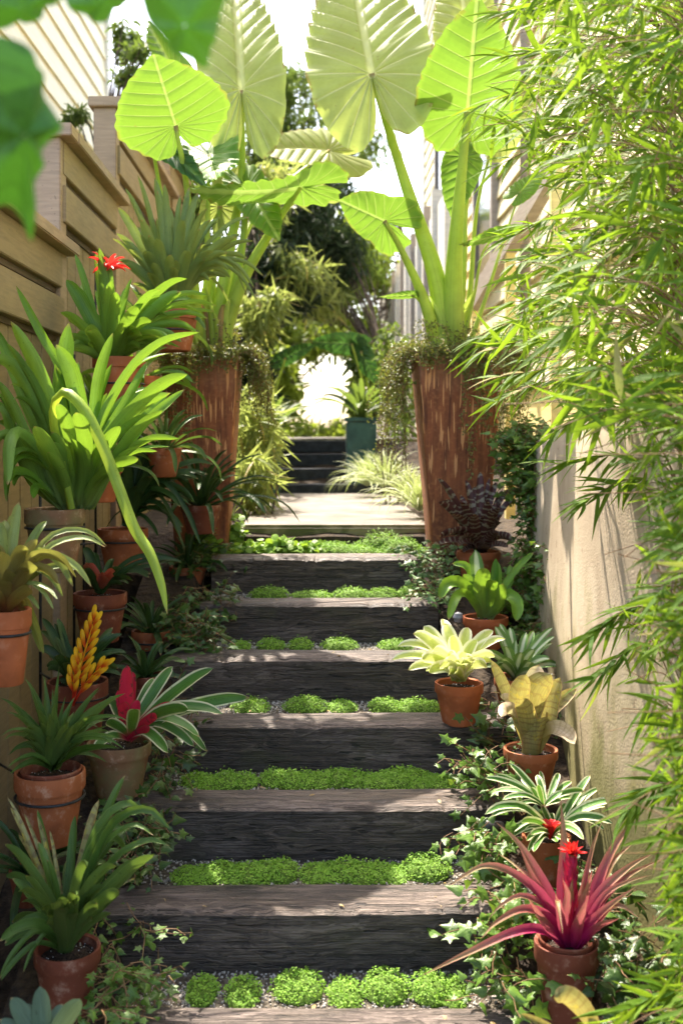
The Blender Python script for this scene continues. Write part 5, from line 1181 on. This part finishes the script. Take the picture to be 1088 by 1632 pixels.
def tree(name, label, trunk, blobs, mat, size, cat='tree', wid=.5, hang=.5, twig=True, tmpl=TREE_LEAF):
    base, top, r = trunk; root = thing(name, base, label, cat, 'trees and tall shrubs beyond the landing')
    st = MB(); base = np.array(base, float); top = np.array(top, float)
    st.tube(spline([base, (base + top) / 2 + np.array([.08, 0, 0]), top], 14), np.linspace(r, r * .4, 14), 10)
    mb = MB()
    for (px, py, Y, rx, ry, n) in blobs:
        c = at(px, py, Y); RX, RZ = rx * mpp(Y), ry * mpp(Y)
        nc = max(4, n // 45); cc = c + nrm(rng.normal(size=(nc, 3))) * np.array([RX, RX, RZ]) * rng.random((nc, 1)) ** .45
        for k in range(nc):
            m = 45; s = RX * .26
            P = cc[k] + rng.normal(size=(m, 3)) * s * np.array([1, 1, .7])
            D = rng.normal(size=(m, 3)); D[:, 2] -= hang * 2
            L = size * rng.uniform(.6, 1.3, m)
            mb.scatter(tmpl, P, D, nrm(rng.normal(size=(m, 3)) + UP * .9), L, L * wid * rng.uniform(.7, 1.2, m))
            if k % (6 if size > .14 else 2) == 0:
                a = base + (top - base) * random.uniform(.5, 1); st.tube(spline([a, (a + cc[k]) / 2 + UP * .1, cc[k]], 8), np.linspace(r * (.14 if size > .14 else .28), .005, 8), 5, caps=False)
    build('trunk', st, M['bark'], root); build('crown', mb, M[mat], root)
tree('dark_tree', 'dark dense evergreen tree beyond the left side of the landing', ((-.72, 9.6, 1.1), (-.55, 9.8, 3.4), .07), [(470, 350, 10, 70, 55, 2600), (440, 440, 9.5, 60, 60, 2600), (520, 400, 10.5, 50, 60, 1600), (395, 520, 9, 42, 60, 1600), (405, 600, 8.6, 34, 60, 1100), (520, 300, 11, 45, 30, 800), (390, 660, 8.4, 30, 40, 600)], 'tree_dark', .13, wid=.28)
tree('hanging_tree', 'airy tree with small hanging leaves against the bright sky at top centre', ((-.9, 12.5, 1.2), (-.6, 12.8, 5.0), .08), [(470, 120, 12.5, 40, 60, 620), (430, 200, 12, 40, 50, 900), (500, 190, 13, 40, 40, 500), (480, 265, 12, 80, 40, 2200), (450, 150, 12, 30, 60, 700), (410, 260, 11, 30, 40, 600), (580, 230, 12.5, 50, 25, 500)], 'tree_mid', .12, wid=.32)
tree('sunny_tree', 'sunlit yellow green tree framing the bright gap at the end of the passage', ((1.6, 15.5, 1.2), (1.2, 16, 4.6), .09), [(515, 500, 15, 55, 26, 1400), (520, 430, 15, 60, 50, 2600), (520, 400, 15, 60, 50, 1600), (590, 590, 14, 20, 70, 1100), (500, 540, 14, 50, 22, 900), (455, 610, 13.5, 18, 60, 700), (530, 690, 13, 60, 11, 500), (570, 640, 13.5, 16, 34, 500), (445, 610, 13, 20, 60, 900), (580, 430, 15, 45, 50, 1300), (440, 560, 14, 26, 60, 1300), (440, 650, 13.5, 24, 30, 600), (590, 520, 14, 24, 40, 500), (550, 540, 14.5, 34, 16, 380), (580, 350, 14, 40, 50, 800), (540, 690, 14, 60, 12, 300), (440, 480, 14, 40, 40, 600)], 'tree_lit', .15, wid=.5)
tree('shade_shrub', 'mid green shrub hanging over the dark steps on the right', ((.75, 9.2, 1.15), (.6, 9.3, 2.0), .03), [(575, 570, 9.2, 25, 26, 260), (505, 450, 11, 60, 34, 1300), (560, 400, 11, 40, 50, 800), (590, 640, 9, 18, 40, 200)], 'tree_mid', .13, wid=.35)
tree('arching_shrub', 'arching leafy shrub lit from behind over the left side of the dark steps', ((-.62, 8.8, 1.15), (-.5, 8.9, 2.2), .025), [(415, 500, 8.4, 36, 50, 420), (470, 420, 9.2, 50, 40, 420), (440, 300, 9.4, 50, 50, 320), (505, 470, 10, 40, 26, 420)], 'bamboo_far', .17, wid=.14, hang=.5, tmpl=BLADE)
tree('left_bush', 'fine leaved bush seen between the left house and the elephant ears', ((-1.9, 8.6, 1.1), (-1.7, 8.8, 3.6), .05), [(200, 60, 9.5, 30, 50, 700), (215, 110, 9, 30, 40, 500), (120, 190, 9, 22, 18, 300), (260, 130, 9, 40, 40, 700), (320, 330, 8, 60, 60, 900)], 'tree_mid', .09, wid=.4)
# a second elephant ear in shade, silhouetted beside the bright gap
root = thing('elephant_ear', at(585, 780, 8.3), 'dark elephant ear silhouetted against the bright gap in the distance', 'plant')
for (J, Tp, w, pts) in [((560, 548), (498, 545), 38, [(590, 700), (580, 620), (560, 548)]), ((575, 560), (600, 610), 34, [(592, 700), (588, 630), (575, 560)]), ((455, 570), (500, 548), 26, [(430, 700), (435, 640), (455, 570)])]:
    m = MB(); m.tube(spline([at(x, y, 8.3) for x, y in pts], 10), .009, 6); build('stalk', m, M['al_stalk'], root)
    m = MB(); big_leaf(m, J, Tp, 8.3, -.05, w, nvein=6); build('leaf', m, M['al_shaded'], root)
# distant wood so that the far end closes in green, left of the gap
mb = MB(); n = 9000
az = rng.uniform(-1.2, 1.2, n); rr = rng.uniform(26, 34, n); zz_ = 1.0 + rng.random(n) ** 1.6 * 3.2 * (1 + .35 * np.sin(az * 23))
keep = ~((az > -.035) & (az < .06)); P = np.stack([np.sin(az) * rr, np.cos(az) * rr, zz_], 1)[keep]
mb.scatter(TREE_LEAF, P, rand_dir(len(P)), rand_dir(len(P)), rng.uniform(.4, .8, len(P)), rng.uniform(.3, .6, len(P)))
tag(build('woods', mb, M['tree_lit']), 'far off trees beyond the end of the passage', kind='stuff')

# ------------------------------------------------------------------ overhanging leaves close to the lens
def overhang():
    root = thing('overhanging_branch', at(-40, -60, .95), 'blurred broad green leaves hanging close at the top left corner', 'branch')
    polys = [([(-40, 50), (20, 62), (50, 78), (62, 108), (72, 118), (70, 150), (88, 180), (100, 205), (78, 225), (66, 245), (72, 262), (56, 290), (58, 330), (50, 385), (36, 350), (10, 325), (-40, 335), (-70, 200)], .92, 0),
             ([(-40, -40), (120, -40), (92, 5), (74, 10), (66, 30), (40, 38), (30, 34), (6, 46), (-40, 40)], .98, 1),
             ([(95, -40), (240, -40), (198, 8), (186, 12), (170, 34), (150, 36), (138, 24), (110, 12)], 1.02, 2),
             ([(215, -50), (365, -50), (352, 20), (344, 60), (336, 78), (328, 108), (300, 92), (276, 84), (258, 60), (240, 40), (228, 10)], .95, 3)]
    for pl, Y, k in polys:
        pts = np.array(pl, float); cen = pts.mean(0); m = MB(); rings = []; n = 4
        closed = spline(np.vstack([pts, pts[:1]]), 70)[:-1]
        for s in np.linspace(0.01, 1, 8):
            row = []
            for p in closed:
                q = cen + (p - cen) * s; a = math.atan2(p[1] - cen[1], p[0] - cen[0])
                row.append(at(q[0], q[1], Y + .02 * s * s + .006 * s * math.sin(a * 5 + k) + .00022 * (q[1] - cen[1])))
            rings.append(row)
        P = np.array(rings); lc = np.zeros(P.shape); lc[..., 0] = np.linspace(0, .8, 8)[:, None]; lc[..., 1] = np.linspace(0, .9, 8)[:, None]; lc[..., 2] = k / 3
        m.grid(P, lc, wrap=True); build('leaf', m, M['vine'], root)
    m = MB(); m.tube(spline([at(-120, -80, .9), at(60, -70, .97), at(300, -80, .96), at(420, -130, .95)], 20), .004, 8); build('twig', m, M['bark'], root)
overhang()
